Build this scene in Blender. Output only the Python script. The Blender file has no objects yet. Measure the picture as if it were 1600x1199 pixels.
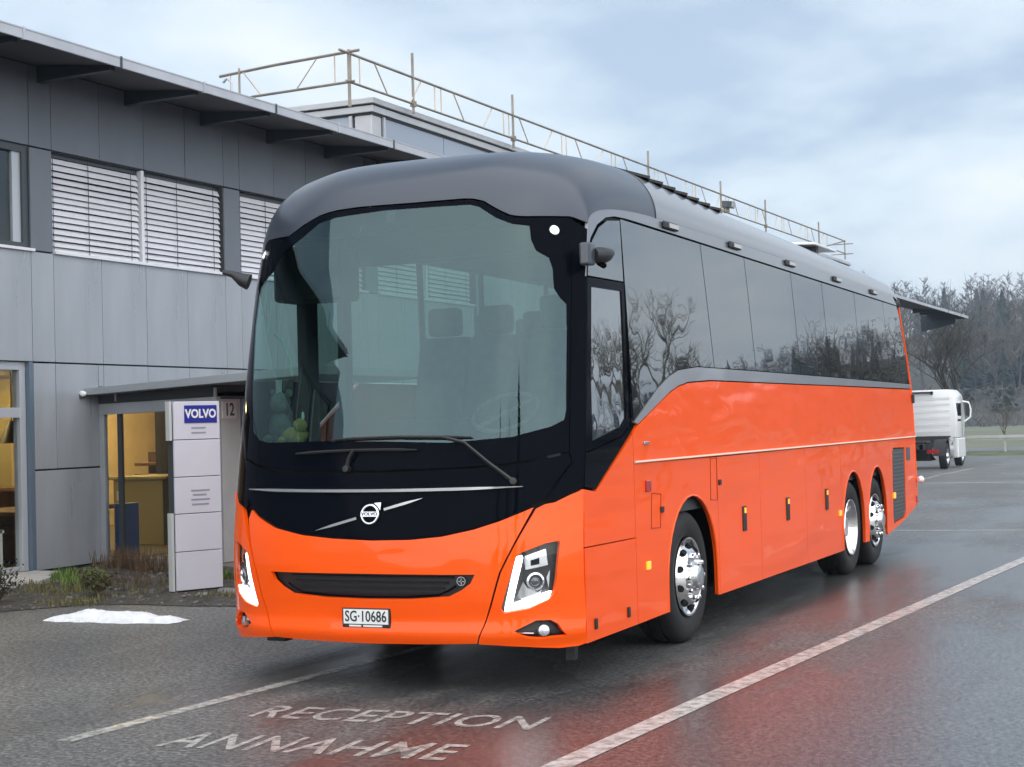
import bpy, bmesh, math, random
import numpy as np
from mathutils import Vector, Matrix, geometry
random.seed(7)
scene = bpy.context.scene
COL = scene.collection
R = math.radians

# ------------------------------------------------------------------ camera
cam_d = bpy.data.cameras.new('camera'); cam = bpy.data.objects.new('camera', cam_d); COL.objects.link(cam)
cam_d.sensor_width = 36.0; cam_d.sensor_fit = 'HORIZONTAL'; cam_d.lens = 2534.7 / 1600 * 36
cam_d.clip_end = 2000
def cam_axes(yaw, pit, rol):
    f = Vector((math.sin(yaw) * math.cos(pit), math.cos(yaw) * math.cos(pit), math.sin(pit)))
    r = Vector((math.cos(yaw), -math.sin(yaw), 0)); u = r.cross(f)
    return math.cos(rol) * r + math.sin(rol) * u, -math.sin(rol) * r + math.cos(rol) * u, f
_r, _u, _f = cam_axes(R(-24.6116), R(1.4247), R(-1.5358))
m = Matrix((( _r.x, _u.x, -_f.x, 3.938), (_r.y, _u.y, -_f.y, -9.639), (_r.z, _u.z, -_f.z, 1.7), (0, 0, 0, 1)))
cam.matrix_world = m
scene.camera = cam

# ------------------------------------------------------------------ sky, sun, exposure
SUN_EL, SUN_AZ = R(38), R(140)          # azimuth clockwise from +Y
world = bpy.data.worlds.new('World'); scene.world = world; world.use_nodes = True
nt = world.node_tree; nt.nodes.clear()
def N(t, **k):
    n = nt.nodes.new(t)
    for a, b in k.items(): setattr(n, a, b)
    return n
out = N('ShaderNodeOutputWorld'); mixs = N('ShaderNodeMixShader')
bg1 = N('ShaderNodeBackground'); bg2 = N('ShaderNodeBackground')
sky = N('ShaderNodeTexSky'); sky.sky_type = 'NISHITA'; sky.sun_disc = False
sky.sun_elevation = SUN_EL; sky.sun_rotation = SUN_AZ; sky.air_density = 1.2; sky.dust_density = 2.0
nt.links.new(sky.outputs[0], bg1.inputs[0]); bg1.inputs[1].default_value = 0.06
tc = N('ShaderNodeTexCoord'); sep = N('ShaderNodeSeparateXYZ'); nt.links.new(tc.outputs['Generated'], sep.inputs[0])
za = N('ShaderNodeMath', operation='MAXIMUM'); nt.links.new(sep.outputs[2], za.inputs[0]); za.inputs[1].default_value = 0.0
zb = N('ShaderNodeMath', operation='ADD'); nt.links.new(za.outputs[0], zb.inputs[0]); zb.inputs[1].default_value = 0.22
dx = N('ShaderNodeMath', operation='DIVIDE'); nt.links.new(sep.outputs[0], dx.inputs[0]); nt.links.new(zb.outputs[0], dx.inputs[1])
dy = N('ShaderNodeMath', operation='DIVIDE'); nt.links.new(sep.outputs[1], dy.inputs[0]); nt.links.new(zb.outputs[0], dy.inputs[1])
cmb = N('ShaderNodeCombineXYZ'); nt.links.new(dx.outputs[0], cmb.inputs[0]); nt.links.new(dy.outputs[0], cmb.inputs[1])
mp = N('ShaderNodeMapping'); mp.inputs['Scale'].default_value = (0.85, 0.75, 1); mp.inputs['Rotation'].default_value = (0, 0, R(35)); mp.inputs['Location'].default_value = (1.7, .35, 0)
nt.links.new(cmb.outputs[0], mp.inputs[0])
nz = N('ShaderNodeTexNoise'); nz.inputs['Scale'].default_value = 1.5; nz.inputs['Detail'].default_value = 8; nz.inputs['Roughness'].default_value = 0.52; nz.inputs['Distortion'].default_value = 0.15
nt.links.new(mp.outputs[0], nz.inputs[0])
cr = N('ShaderNodeValToRGB'); nt.links.new(nz.outputs[0], cr.inputs[0])
e = cr.color_ramp.elements; e[0].position = 0.42; e[0].color = (.45, .56, .71, 1); e[1].position = 0.62; e[1].color = (.87, .92, .97, 1)
k = cr.color_ramp.elements.new(.52); k.color = (.68, .78, .88, 1)
# paler towards the horizon
hz = N('ShaderNodeMapRange'); nt.links.new(sep.outputs[2], hz.inputs[0]); hz.inputs[1].default_value = 0.0; hz.inputs[2].default_value = 0.16; hz.inputs[3].default_value = 0.45; hz.inputs[4].default_value = 0.0
mx = N('ShaderNodeMix', data_type='RGBA'); nt.links.new(hz.outputs[0], mx.inputs[0]); nt.links.new(cr.outputs[0], mx.inputs[6]); mx.inputs[7].default_value = (.82, .87, .93, 1)
nt.links.new(mx.outputs[2], bg2.inputs[0]); bg2.inputs[1].default_value = 0.39
mixs.inputs[0].default_value = 0.86
nt.links.new(bg1.outputs[0], mixs.inputs[1]); nt.links.new(bg2.outputs[0], mixs.inputs[2]); nt.links.new(mixs.outputs[0], out.inputs[0])
sl = bpy.data.lights.new('sun', 'SUN'); sl.energy = 1.5; sl.angle = R(140); sl.color = (1, .97, .93)
so = bpy.data.objects.new('sun', sl); COL.objects.link(so); so.location = (20, -20, 40)
sd_ = Vector((math.sin(SUN_AZ) * math.cos(SUN_EL), math.cos(SUN_AZ) * math.cos(SUN_EL), math.sin(SUN_EL)))
so.rotation_euler = sd_.to_track_quat('Z', 'Y').to_euler()
scene.view_settings.view_transform = 'Standard'; scene.view_settings.look = 'None'
scene.view_settings.exposure = 1.58; scene.view_settings.gamma = 1.0; scene.view_settings.use_curve_mapping = False
scene.cycles.max_bounces = 8; scene.cycles.transparent_max_bounces = 12; scene.cycles.caustics_reflective = False; scene.cycles.caustics_refractive = False

# ------------------------------------------------------------------ materials
MT = {}
def mat(name, col=(.5, .5, .5), rough=.5, metal=0., coat=0., ior=1.5, var=0., vscale=3., bump=0., bscale=20., bdist=.01, emit=None, estr=0., spec=None, sheen=0, rvar=0., rscale=2., stretch=None, crough=.03):
    if name in MT: return MT[name]
    M_ = bpy.data.materials.new(name); M_.use_nodes = True; t = M_.node_tree; b = t.nodes['Principled BSDF']
    b.inputs['Base Color'].default_value = (*col, 1); b.inputs['Roughness'].default_value = rough; b.inputs['Metallic'].default_value = metal
    b.inputs['IOR'].default_value = ior; b.inputs['Coat Weight'].default_value = coat; b.inputs['Coat Roughness'].default_value = crough
    if emit: b.inputs['Emission Color'].default_value = (*emit, 1); b.inputs['Emission Strength'].default_value = estr
    tc = t.nodes.new('ShaderNodeTexCoord')
    src = tc.outputs['Object']
    if stretch:
        mpn = t.nodes.new('ShaderNodeMapping'); mpn.inputs['Scale'].default_value = stretch; t.links.new(src, mpn.inputs[0]); src = mpn.outputs[0]
    def noise(sc, det=4):
        n = t.nodes.new('ShaderNodeTexNoise'); n.inputs['Scale'].default_value = sc; n.inputs['Detail'].default_value = det; t.links.new(src, n.inputs[0]); return n
    if var:
        n = noise(vscale, 6); r = t.nodes.new('ShaderNodeValToRGB'); t.links.new(n.outputs[0], r.inputs[0])
        r.color_ramp.elements[0].position = .3; r.color_ramp.elements[1].position = .7
        r.color_ramp.elements[0].color = tuple(c * (1 - var) for c in col) + (1,); r.color_ramp.elements[1].color = tuple(min(1, c * (1 + var)) for c in col) + (1,)
        t.links.new(r.outputs[0], b.inputs['Base Color'])
    if rvar:
        n = noise(rscale, 5); q = t.nodes.new('ShaderNodeMapRange'); t.links.new(n.outputs[0], q.inputs[0]); q.inputs[1].default_value = .3; q.inputs[2].default_value = .7
        q.inputs[3].default_value = max(0, rough - rvar); q.inputs[4].default_value = min(1, rough + rvar); t.links.new(q.outputs[0], b.inputs['Roughness'])
    if bump:
        n = noise(bscale, 3); bp = t.nodes.new('ShaderNodeBump'); bp.inputs['Strength'].default_value = bump; bp.inputs['Distance'].default_value = bdist
        t.links.new(n.outputs[0], bp.inputs['Height']); t.links.new(bp.outputs[0], b.inputs['Normal'])
        if coat: t.links.new(bp.outputs[0], b.inputs['Coat Normal'])
    MT[name] = M_; return M_
def glass(name, tint, refl=(1, 1, 1), ior=1.6, bump=0., bscale=1.2):
    if name in MT: return MT[name]
    M_ = bpy.data.materials.new(name); M_.use_nodes = True; t = M_.node_tree; t.nodes.clear()
    o = t.nodes.new('ShaderNodeOutputMaterial'); mx = t.nodes.new('ShaderNodeMixShader'); tr = t.nodes.new('ShaderNodeBsdfTransparent'); gl = t.nodes.new('ShaderNodeBsdfGlossy')
    f0 = ((ior - 1) / (ior + 1)) ** 2; ge = t.nodes.new('ShaderNodeNewGeometry'); dt = t.nodes.new('ShaderNodeVectorMath'); dt.operation = 'DOT_PRODUCT'; t.links.new(ge.outputs['Normal'], dt.inputs[0]); t.links.new(ge.outputs['Incoming'], dt.inputs[1])
    def mth(op, a, b=None):
        n = t.nodes.new('ShaderNodeMath'); n.operation = op
        for i, v in enumerate((a, b)):
            if v is None: continue
            if isinstance(v, (int, float)): n.inputs[i].default_value = v
            else: t.links.new(v, n.inputs[i])
        return n
    fr = mth('ADD', mth('MULTIPLY', mth('POWER', mth('SUBTRACT', 1.0, mth('ABSOLUTE', dt.outputs['Value']).outputs[0]).outputs[0], 5.0).outputs[0], 1 - f0).outputs[0], f0)
    tr.inputs[0].default_value = (*tint, 1); gl.inputs[0].default_value = (*refl, 1); gl.inputs['Roughness'].default_value = .008
    if bump:
        tc = t.nodes.new('ShaderNodeTexCoord'); n = t.nodes.new('ShaderNodeTexNoise'); n.inputs['Scale'].default_value = bscale; n.inputs['Detail'].default_value = 1.5
        t.links.new(tc.outputs['Object'], n.inputs[0]); bp = t.nodes.new('ShaderNodeBump'); bp.inputs['Strength'].default_value = bump; bp.inputs['Distance'].default_value = .02
        t.links.new(n.outputs[0], bp.inputs['Height']); t.links.new(bp.outputs[0], gl.inputs['Normal'])
    t.links.new(fr.outputs[0], mx.inputs[0]); t.links.new(tr.outputs[0], mx.inputs[1]); t.links.new(gl.outputs[0], mx.inputs[2]); t.links.new(mx.outputs[0], o.inputs[0])
    MT[name] = M_; return M_

# ------------------------------------------------------------------ mesh helpers
class MB:
    def __init__(s): s.v = []; s.f = []
    def add(s, vs, fs):
        o = len(s.v); s.v += [tuple(p) for p in vs]; s.f += [tuple(i + o for i in q) for q in fs]; return s
    def box(s, a, b):
        x0, y0, z0 = a; x1, y1, z1 = b
        return s.add([(x0, y0, z0), (x1, y0, z0), (x1, y1, z0), (x0, y1, z0), (x0, y0, z1), (x1, y0, z1), (x1, y1, z1), (x0, y1, z1)],
                     [(3, 2, 1, 0), (4, 5, 6, 7), (0, 1, 5, 4), (1, 2, 6, 5), (2, 3, 7, 6), (3, 0, 4, 7)])
    def beam(s, p, q, w, h, up=(0, 0, 1)):
        p = Vector(p); q = Vector(q); d = (q - p).normalized(); u = Vector(up); sd = d.cross(u)
        if sd.length < 1e-4: sd = d.cross(Vector((1, 0, 0)))
        sd.normalize(); u = sd.cross(d)
        vs = [c + sd * (i * w / 2) + u * (j * h / 2) for c in (p, q) for i, j in ((-1, -1), (1, -1), (1, 1), (-1, 1))]
        return s.add(vs, [(0, 3, 2, 1), (4, 5, 6, 7), (0, 1, 5, 4), (1, 2, 6, 5), (2, 3, 7, 6), (3, 0, 4, 7)])
    def prism(s, poly, vec):
        n = len(poly); vec = Vector(vec); vs = [Vector(p) for p in poly] + [Vector(p) + vec for p in poly]
        tri = geometry.tessellate_polygon([[Vector(p) for p in poly]])
        fs = [tuple(t) for t in tri] + [tuple(i + n for i in reversed(t)) for t in tri] + [(i, (i + 1) % n, (i + 1) % n + n, i + n) for i in range(n)]
        return s.add(vs, fs)
    def tube(s, pts, r, n=8, cap=True):
        pts = [Vector(p) for p in pts]; rs = r if isinstance(r, (list, tuple)) else [r] * len(pts); vs = []; fs = []; prev = None
        for i, p in enumerate(pts):
            d = (pts[min(i + 1, len(pts) - 1)] - pts[max(i - 1, 0)]).normalized()
            a = prev - d * prev.dot(d) if prev is not None else d.cross(Vector((.31, .22, .93)))
            if a.length < 1e-5: a = d.cross(Vector((1, 0, 0)))
            a.normalize(); prev = a; b = d.cross(a)
            vs += [p + (a * math.cos(2 * math.pi * k / n) + b * math.sin(2 * math.pi * k / n)) * rs[i] for k in range(n)]
        for i in range(len(pts) - 1):
            for k in range(n): fs.append((i * n + k, i * n + (k + 1) % n, (i + 1) * n + (k + 1) % n, (i + 1) * n + k))
        if cap: fs += [tuple(range(n - 1, -1, -1)), tuple(range((len(pts) - 1) * n, len(pts) * n))]
        return s.add(vs, fs)
    def lathe(s, prof, org, axis, n=32, closed=False):
        org = Vector(org); ax = Vector(axis).normalized(); a = ax.orthogonal().normalized(); b = ax.cross(a); vs = []; fs = []
        for r, h in prof: vs += [org + ax * h + (a * math.cos(2 * math.pi * k / n) + b * math.sin(2 * math.pi * k / n)) * r for k in range(n)]
        L = len(prof)
        for i in range(L if closed else L - 1):
            j = (i + 1) % L
            for k in range(n): fs.append((i * n + k, i * n + (k + 1) % n, j * n + (k + 1) % n, j * n + k))
        return s.add(vs, fs)
    def ball(s, c, r, sc=(1, 1, 1), n=12, jit=0):
        vs = []; fs = []; m_ = n // 2
        for i in range(m_ + 1):
            t = math.pi * i / m_
            for k in range(n):
                q = 1 + random.uniform(-jit, jit)
                vs.append((c[0] + r * sc[0] * q * math.sin(t) * math.cos(2 * math.pi * k / n), c[1] + r * sc[1] * q * math.sin(t) * math.sin(2 * math.pi * k / n), c[2] + r * sc[2] * q * math.cos(t)))
        for i in range(m_):
            for k in range(n): fs.append((i * n + k, (i + 1) * n + k, (i + 1) * n + (k + 1) % n, i * n + (k + 1) % n))
        return s.add(vs, fs)
    def mesh(s, name, material, smooth=None, bevel=0., fixn=True):
        me = bpy.data.meshes.new(name); me.from_pydata(s.v, [], s.f)
        if fixn or bevel:
            bm = bmesh.new(); bm.from_mesh(me)
            bmesh.ops.remove_doubles(bm, verts=bm.verts, dist=1e-5)
            bmesh.ops.recalc_face_normals(bm, faces=bm.faces)
            if bevel: bmesh.ops.bevel(bm, geom=[e for e in bm.edges if e.is_manifold and e.calc_face_angle(0) > .6], offset=bevel, segments=2, affect='EDGES', profile=.5)
            bm.to_mesh(me); bm.free()
        if smooth is not None:
            me.shade_smooth(); me.set_sharp_from_angle(angle=R(smooth))
        me.materials.append(material); return me
    def build(s, name, material, parent=None, smooth=None, bevel=0., fixn=True):
        return link(name, s.mesh(name, material, smooth, bevel, fixn), parent)
def link(name, me, parent=None, loc=None):
    o = bpy.data.objects.new(name, me); COL.objects.link(o)
    if parent is not None: o.parent = parent
    if loc is not None: o.location = loc
    return o
def tag(o, label, cat, group=None):
    o['label'] = label; o['category'] = cat
    if group: o['group'] = group
    return o
def struct(o): o['kind'] = 'structure'; return o
def stuff(o): o['kind'] = 'stuff'; return o
def empty(name, loc=(0, 0, 0), rz=0):
    o = bpy.data.objects.new(name, None); COL.objects.link(o); o.location = loc; o.rotation_euler = (0, 0, rz); o.empty_display_size = .2; return o
def copy_tree(o, parent=None):
    c = o.copy(); COL.objects.link(c); c.parent = parent
    for ch in o.children: copy_tree(ch, c)
    return c
def text_mesh(s, size, material, name, parent, mtx, extrude=.002, bold=0., spacing=1., xs=1., shear=0.):
    cu = bpy.data.curves.new(name, 'FONT'); cu.body = s; cu.size = size; cu.extrude = extrude; cu.align_x = 'CENTER'; cu.align_y = 'CENTER'; cu.offset = bold; cu.space_character = spacing; cu.shear = shear
    cu.resolution_u = 3
    t = bpy.data.objects.new(name, cu); COL.objects.link(t)
    dg = bpy.context.evaluated_depsgraph_get(); me = bpy.data.meshes.new_from_object(t.evaluated_get(dg))
    bpy.data.objects.remove(t); bpy.data.curves.remove(cu)
    me.transform(mtx @ Matrix.Diagonal((xs, 1, 1, 1))); me.materials.clear(); me.materials.append(material); me.name = name
    return link(name, me, parent)
def frame_mtx(o, xax, up, nrm):
    x, y, z = Vector(xax), Vector(up), Vector(nrm)
    return Matrix(((x.x, y.x, z.x, o[0]), (x.y, y.y, z.y, o[1]), (x.z, y.z, z.z, o[2]), (0, 0, 0, 1)))
def patch(name, polys, surf, material, parent, off=0., thick=.012, step=.1, mesh_only=False):
    """flat outline(s) in surface coordinates laid on a curved surface, with real edge thickness; polys[1:] are holes"""
    loops = [[Vector((u, v, 0)) for u, v in p] for p in polys]
    tri = geometry.tessellate_polygon(loops); flat = [p for l in loops for p in l]
    bm = bmesh.new(); bv = [bm.verts.new(p) for p in flat]
    for t in tri:
        try: bm.faces.new([bv[i] for i in t])
        except ValueError: pass
    us = [p.x for p in flat]; vs = [p.y for p in flat]
    for ax, lo, hi in ((0, min(us), max(us)), (1, min(vs), max(vs))):
        k = math.ceil(lo / step + 1e-6)
        while k * step < hi - 1e-6:
            nrm = Vector((1, 0, 0)) if ax == 0 else Vector((0, 1, 0))
            bmesh.ops.bisect_plane(bm, geom=bm.verts[:] + bm.edges[:] + bm.faces[:], plane_co=nrm * (k * step), plane_no=nrm, dist=1e-5); k += 1
    bmesh.ops.delete(bm, geom=[v for v in bm.verts if not v.link_faces], context='VERTS')
    top = set(bm.faces)
    if thick:
        be = [e_ for e_ in bm.edges if e_.is_boundary]
        r_ = bmesh.ops.extrude_edge_only(bm, edges=be)
        for g in r_['geom']:
            if isinstance(g, bmesh.types.BMVert): g.co.z = -1
    nrmv = {}
    for v in bm.verts:
        p, n = surf(v.co.x, v.co.y); fl = v.co.z < -.5
        v.co = p + n * (off - (thick if fl else 0)); nrmv[v] = n
    bm.normal_update()
    for f_ in top:
        a = sum((nrmv[v] for v in f_.verts), Vector())
        if f_.normal.dot(a) < 0: f_.normal_flip()
    for e_ in bm.edges:
        if len({f_ in top for f_ in e_.link_faces}) > 1: e_.smooth = False
    bm.normal_update(); bm.faces.index_update(); bm.verts.index_update()
    ln = []
    for f_ in bm.faces:
        t_ = f_ in top; f_.smooth = True
        for l in f_.loops: ln.append(tuple(nrmv[l.vert]) if t_ else tuple(f_.normal))
    me = bpy.data.meshes.new(name); bm.to_mesh(me); bm.free(); me.normals_split_custom_set(ln); me.materials.append(material)
    return me if mesh_only else link(name, me, parent)
def rot2(poly, n):  return poly[n:] + poly[:n]

D = {
 'WO': [(-2.563, 3.022), (-2.428, 3.046), (-2.152, 3.039), (-2.02, 3.108), (-1.885, 3.163), (-1.779, 3.185), (-1.57, 3.194), (-1.125, 3.188), (-0.736, 3.19), (-0.648, 3.167), (-0.559, 3.11), (-0.475, 3.063), (-0.397, 3.047), (-0.135, 3.05), (-0.109, 2.664), (-0.09, 2.115), (-0.077, 1.516), (-0.264, 1.471), (-0.481, 1.441), (-0.769, 1.431), (-1.22, 1.422), (-1.71, 1.423), (-2.035, 1.434), (-2.225, 1.461), (-2.427, 1.512), (-2.548, 2.034), (-2.663, 2.504), (-2.645, 2.833)],
 'WI': [(-2.033, 3.017), (-1.878, 3.117), (-1.746, 3.146), (-1.365, 3.163), (-0.732, 3.155), (-0.666, 3.133), (-0.554, 3.057), (-0.45, 3.01), (-0.345, 2.994), (-0.329, 2.899), (-0.295, 2.825), (-0.224, 2.778), (-0.201, 2.705), (-0.188, 2.578), (-0.156, 2.514), (-0.123, 2.472), (-0.112, 2.283), (-0.097, 1.784), (-0.104, 1.718), (-0.171, 1.675), (-0.375, 1.617), (-0.777, 1.59), (-1.232, 1.608), (-1.724, 1.618), (-2.175, 1.616), (-2.289, 1.635), (-2.37, 1.693), (-2.433, 2.028), (-2.491, 2.44), (-2.47, 2.715), (-2.296, 2.81), (-2.177, 2.935)],
 'NB': [(-2.424, 1.495), (-2.223, 1.443), (-2.033, 1.417), (-1.708, 1.406), (-1.219, 1.405), (-0.768, 1.415), (-0.481, 1.425), (-0.263, 1.455), (-0.076, 1.5), (-0.063, 1.446), (-0.196, 1.214), (-0.215, 1.207), (-0.323, 1.143), (-0.431, 1.098), (-0.585, 1.049), (-0.793, 1.007), (-1.013, 0.987), (-1.29, 0.982), (-1.581, 0.993), (-1.838, 1.016), (-2.063, 1.059), (-2.226, 1.124), (-2.329, 1.191), (-2.391, 1.276)],
 'OC': [(-2.31, 1.161), (-2.225, 1.111), (-2.062, 1.046), (-1.837, 1.003), (-1.58, 0.981), (-1.289, 0.97), (-1.012, 0.975), (-0.792, 0.995), (-0.585, 1.037), (-0.43, 1.086), (-0.322, 1.131), (-0.241, 1.168), (-0.335, 0.964), (-0.429, 0.766), (-0.49, 0.567), (-0.533, 0.445), (-0.582, 0.319)],
 'GRh': [(-1.262, 0.757), (-0.924, 0.756), (-0.576, 0.756), (-0.605, 0.7), (-0.667, 0.656), (-0.752, 0.616), (-1.016, 0.597), (-1.265, 0.592)],
 'OR': [(-0.227, 1.159), (-0.182, 1.185), (-0.132, 1.195), (-0.067, 1.235), (-0.007, 1.271)],
 'ORseam': [(-0.574, 0.315), (-0.526, 0.441), (-0.479, 0.566), (-0.417, 0.766), (-0.325, 0.96)],
 'HL': [(-0.109, 0.952), (-0.174, 0.94), (-0.311, 0.883), (-0.333, 0.855), (-0.366, 0.736), (-0.428, 0.533), (-0.414, 0.508), (-0.274, 0.531), (-0.166, 0.585), (-0.14, 0.623), (-0.124, 0.719), (-0.106, 0.931)],
 'DRL': [(-0.326, 0.863), (-0.297, 0.87), (-0.291, 0.854), (-0.306, 0.782), (-0.36, 0.563), (-0.178, 0.626), (-0.149, 0.636), (-0.166, 0.589), (-0.274, 0.539), (-0.41, 0.516), (-0.405, 0.544), (-0.356, 0.736)],
 'FG': [(-0.352, 0.396), (-0.238, 0.456), (-0.163, 0.454), (-0.125, 0.426), (-0.083, 0.348), (-0.129, 0.345), (-0.218, 0.34), (-0.274, 0.348)],
 'PF': [(-0.054, 1.446), (-0.02, 1.476), (-0.008, 1.296), (-0.139, 1.211), (-0.183, 1.205)],
 'misc': [(-0.212, 2.96), (-2.439, 2.958), (-1.303, 1.138), (-1.311, 3.132), (-0.671, 0.717), (-0.226, 0.678), (-0.224, 0.81), (-0.189, 0.395), (-2.308, 1.3), (-1.211, 1.282), (-0.306, 1.291), (-1.341, 0.474), (-1.709, 1.034), (-1.392, 1.118), (-1.205, 1.167), (-0.925, 1.222), (-1.515, 0.52), (-1.168, 0.528), (-1.176, 0.424)],
 'wip1': [(-0.478, 1.349), (-0.583, 1.492), (-0.778, 1.615), (-1.047, 1.633), (-1.377, 1.636), (-1.623, 1.628), (-0.65, 1.612), (-0.383, 1.338)],
 'wip2': [(-1.494, 1.559), (-1.877, 1.544), (-0.996, 1.542), (-1.486, 1.454)],
 's_orange_top': [(0.03, 1.271), (0.216, 1.237), (1.068, 1.67), (1.776, 1.899), (1.991, 1.949), (2.224, 1.98), (2.79, 2.002), (4.471, 2.002), (6.875, 2.003), (11.222, 2.007)],
 's_band_top': [(0.994, 1.689), (1.261, 1.809), (1.527, 1.93), (1.784, 2.018), (2.014, 2.07), (2.484, 2.104), (4.494, 2.099), (6.899, 2.089), (11.242, 2.064)],
 's_tri': [(0.067, 1.483), (0.075, 1.294), (0.217, 1.254), (1.017, 1.67), (0.775, 1.559), (0.103, 1.511)],
 's_drvwin': [(0.315, 2.636), (0.949, 2.644), (0.903, 2.133), (0.842, 1.69), (0.748, 1.639), (0.183, 1.53)],
 's_corner': [(0.251, 2.657), (0.311, 2.797), (0.415, 2.926), (0.588, 3.038), (0.807, 3.114), (0.975, 3.145), (1.258, 3.148)],
 's_misc': [(1.207, 1.233), (1.173, 0.676), (0.152, 0.391), (0.753, 0.396), (1.269, 1.185), (1.498, 1.15), (1.448, 1.051), (1.451, 0.922), (1.234, 0.933), (1.194, 1.541), (2.856, 1.382), (2.954, 0.998), (11.183, 1.893), (0.856, 0.283), (4.046, 0.438), (5.632, 0.419), (7.052, 0.402), (0.045, 0.888), (0.93, 0.883), (2.746, 0.275), (2.737, 1.366), (2.887, 1.187), (9.747, 0.726), (7.005, 0.682), (11.295, 0.866)],
 's_mir': [(0.175, 2.849), (0.513, 2.836), (0.685, 2.807), (0.433, 2.721)],
}
white_paint = mat('white_paint', (.80, .81, .82), .35, coat=.3, var=.04)
# ================================================================== GROUND
def gz(y): return 0.0 if y < 20 else max(-.5, -.0125 * (y - 20))
def asphalt_mat():
    M_ = bpy.data.materials.new('wet_asphalt'); M_.use_nodes = True; t = M_.node_tree; b = t.nodes['Principled BSDF']; l = t.links.new
    tc = t.nodes.new('ShaderNodeTexCoord')
    def noise(sc, det, rough=.5, stretch=None):
        src = tc.outputs['Object']
        if stretch:
            mp = t.nodes.new('ShaderNodeMapping'); mp.inputs['Scale'].default_value = stretch; mp.inputs['Rotation'].default_value = (0, 0, R(-20)); l(src, mp.inputs[0]); src = mp.outputs[0]
        n = t.nodes.new('ShaderNodeTexNoise'); n.inputs['Scale'].default_value = sc; n.inputs['Detail'].default_value = det; n.inputs['Roughness'].default_value = rough; l(src, n.inputs[0]); return n.outputs[0]
    def ramp(src, *st):
        r = t.nodes.new('ShaderNodeValToRGB'); l(src, r.inputs[0]); el = r.color_ramp.elements
        while len(el) < len(st): el.new(.5)
        for e_, (p, c) in zip(el, st): e_.position = p; e_.color = (*c, 1) if len(c) == 3 else c
        return r.outputs[0]
    def mix(f, a, b_, mode='MIX'):
        m_ = t.nodes.new('ShaderNodeMix'); m_.data_type = 'RGBA'; m_.blend_type = mode
        if isinstance(f, float): m_.inputs[0].default_value = f
        else: l(f, m_.inputs[0])
        l(a, m_.inputs[6]); l(b_, m_.inputs[7]); return m_.outputs[2]
    big = noise(.55, 5, .55, (1, .45, 1)); fine = noise(30, 6, .8); mid = noise(6, 6, .6)
    sx = t.nodes.new('ShaderNodeSeparateXYZ'); l(tc.outputs['Object'], sx.inputs[0])
    dry = t.nodes.new('ShaderNodeMapRange'); l(sx.outputs[0], dry.inputs[0]); dry.inputs[1].default_value = -3.4; dry.inputs[2].default_value = .2; dry.inputs[3].default_value = -.17; dry.inputs[4].default_value = .05
    wsum = t.nodes.new('ShaderNodeMath'); wsum.operation = 'ADD'; l(noise(.42, 5, .62, (1, .30, 1)), wsum.inputs[0]); l(dry.outputs[0], wsum.inputs[1])
    wet = ramp(wsum.outputs[0], (.42, (0, 0, 0)), (.55, (1, 1, 1)))
    c1 = ramp(big, (.3, (.080, .081, .083)), (.7, (.135, .135, .133)))
    c2 = ramp(fine, (.38, (.22, .22, .23)), (.50, (.85, .85, .85)), (.62, (2.3, 2.25, 2.15)))
    c3 = ramp(mid, (.3, (.75, .75, .76)), (.7, (1.2, 1.18, 1.12)))
    col = mix(1.0, mix(1.0, c1, c2, 'MULTIPLY'), c3, 'MULTIPLY')
    dk = t.nodes.new('ShaderNodeMix'); dk.data_type = 'RGBA'; dk.blend_type = 'MULTIPLY'; l(wet, dk.inputs[0]); l(col, dk.inputs[6]); dk.inputs[7].default_value = (.50, .51, .53, 1)
    l(dk.outputs[2], b.inputs['Base Color'])
    rr = t.nodes.new('ShaderNodeMapRange'); l(wet, rr.inputs[0]); rr.inputs[3].default_value = .62; rr.inputs[4].default_value = .35; l(rr.outputs[0], b.inputs['Roughness'])
    cw = t.nodes.new('ShaderNodeMapRange'); l(wet, cw.inputs[0]); cw.inputs[3].default_value = .20; cw.inputs[4].default_value = .52; gr = ramp(fine, (.42, (.30, .30, .30)), (.58, (1.15, 1.15, 1.15))); cg = t.nodes.new('ShaderNodeMath'); cg.operation = 'MULTIPLY'; cg.use_clamp = True; l(cw.outputs[0], cg.inputs[0]); l(gr, cg.inputs[1]); l(cg.outputs[0], b.inputs['Coat Weight'])
    b.inputs['Coat IOR'].default_value = 1.42
    kr = t.nodes.new('ShaderNodeMapRange'); l(wet, kr.inputs[0]); kr.inputs[3].default_value = .36; kr.inputs[4].default_value = .19; l(kr.outputs[0], b.inputs['Coat Roughness'])
    bp = t.nodes.new('ShaderNodeBump'); bp.inputs['Distance'].default_value = .004; l(fine, bp.inputs['Height'])
    bs = t.nodes.new('ShaderNodeMapRange'); l(wet, bs.inputs[0]); bs.inputs[3].default_value = .75; bs.inputs[4].default_value = .35; l(bs.outputs[0], bp.inputs['Strength']); l(bp.outputs[0], b.inputs['Normal'])
    bp2 = t.nodes.new('ShaderNodeBump'); bp2.inputs['Distance'].default_value = .004; bp2.inputs['Strength'].default_value = .34; l(fine, bp2.inputs['Height']); l(bp2.outputs[0], b.inputs['Coat Normal'])
    return M_
asphalt = asphalt_mat()
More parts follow.
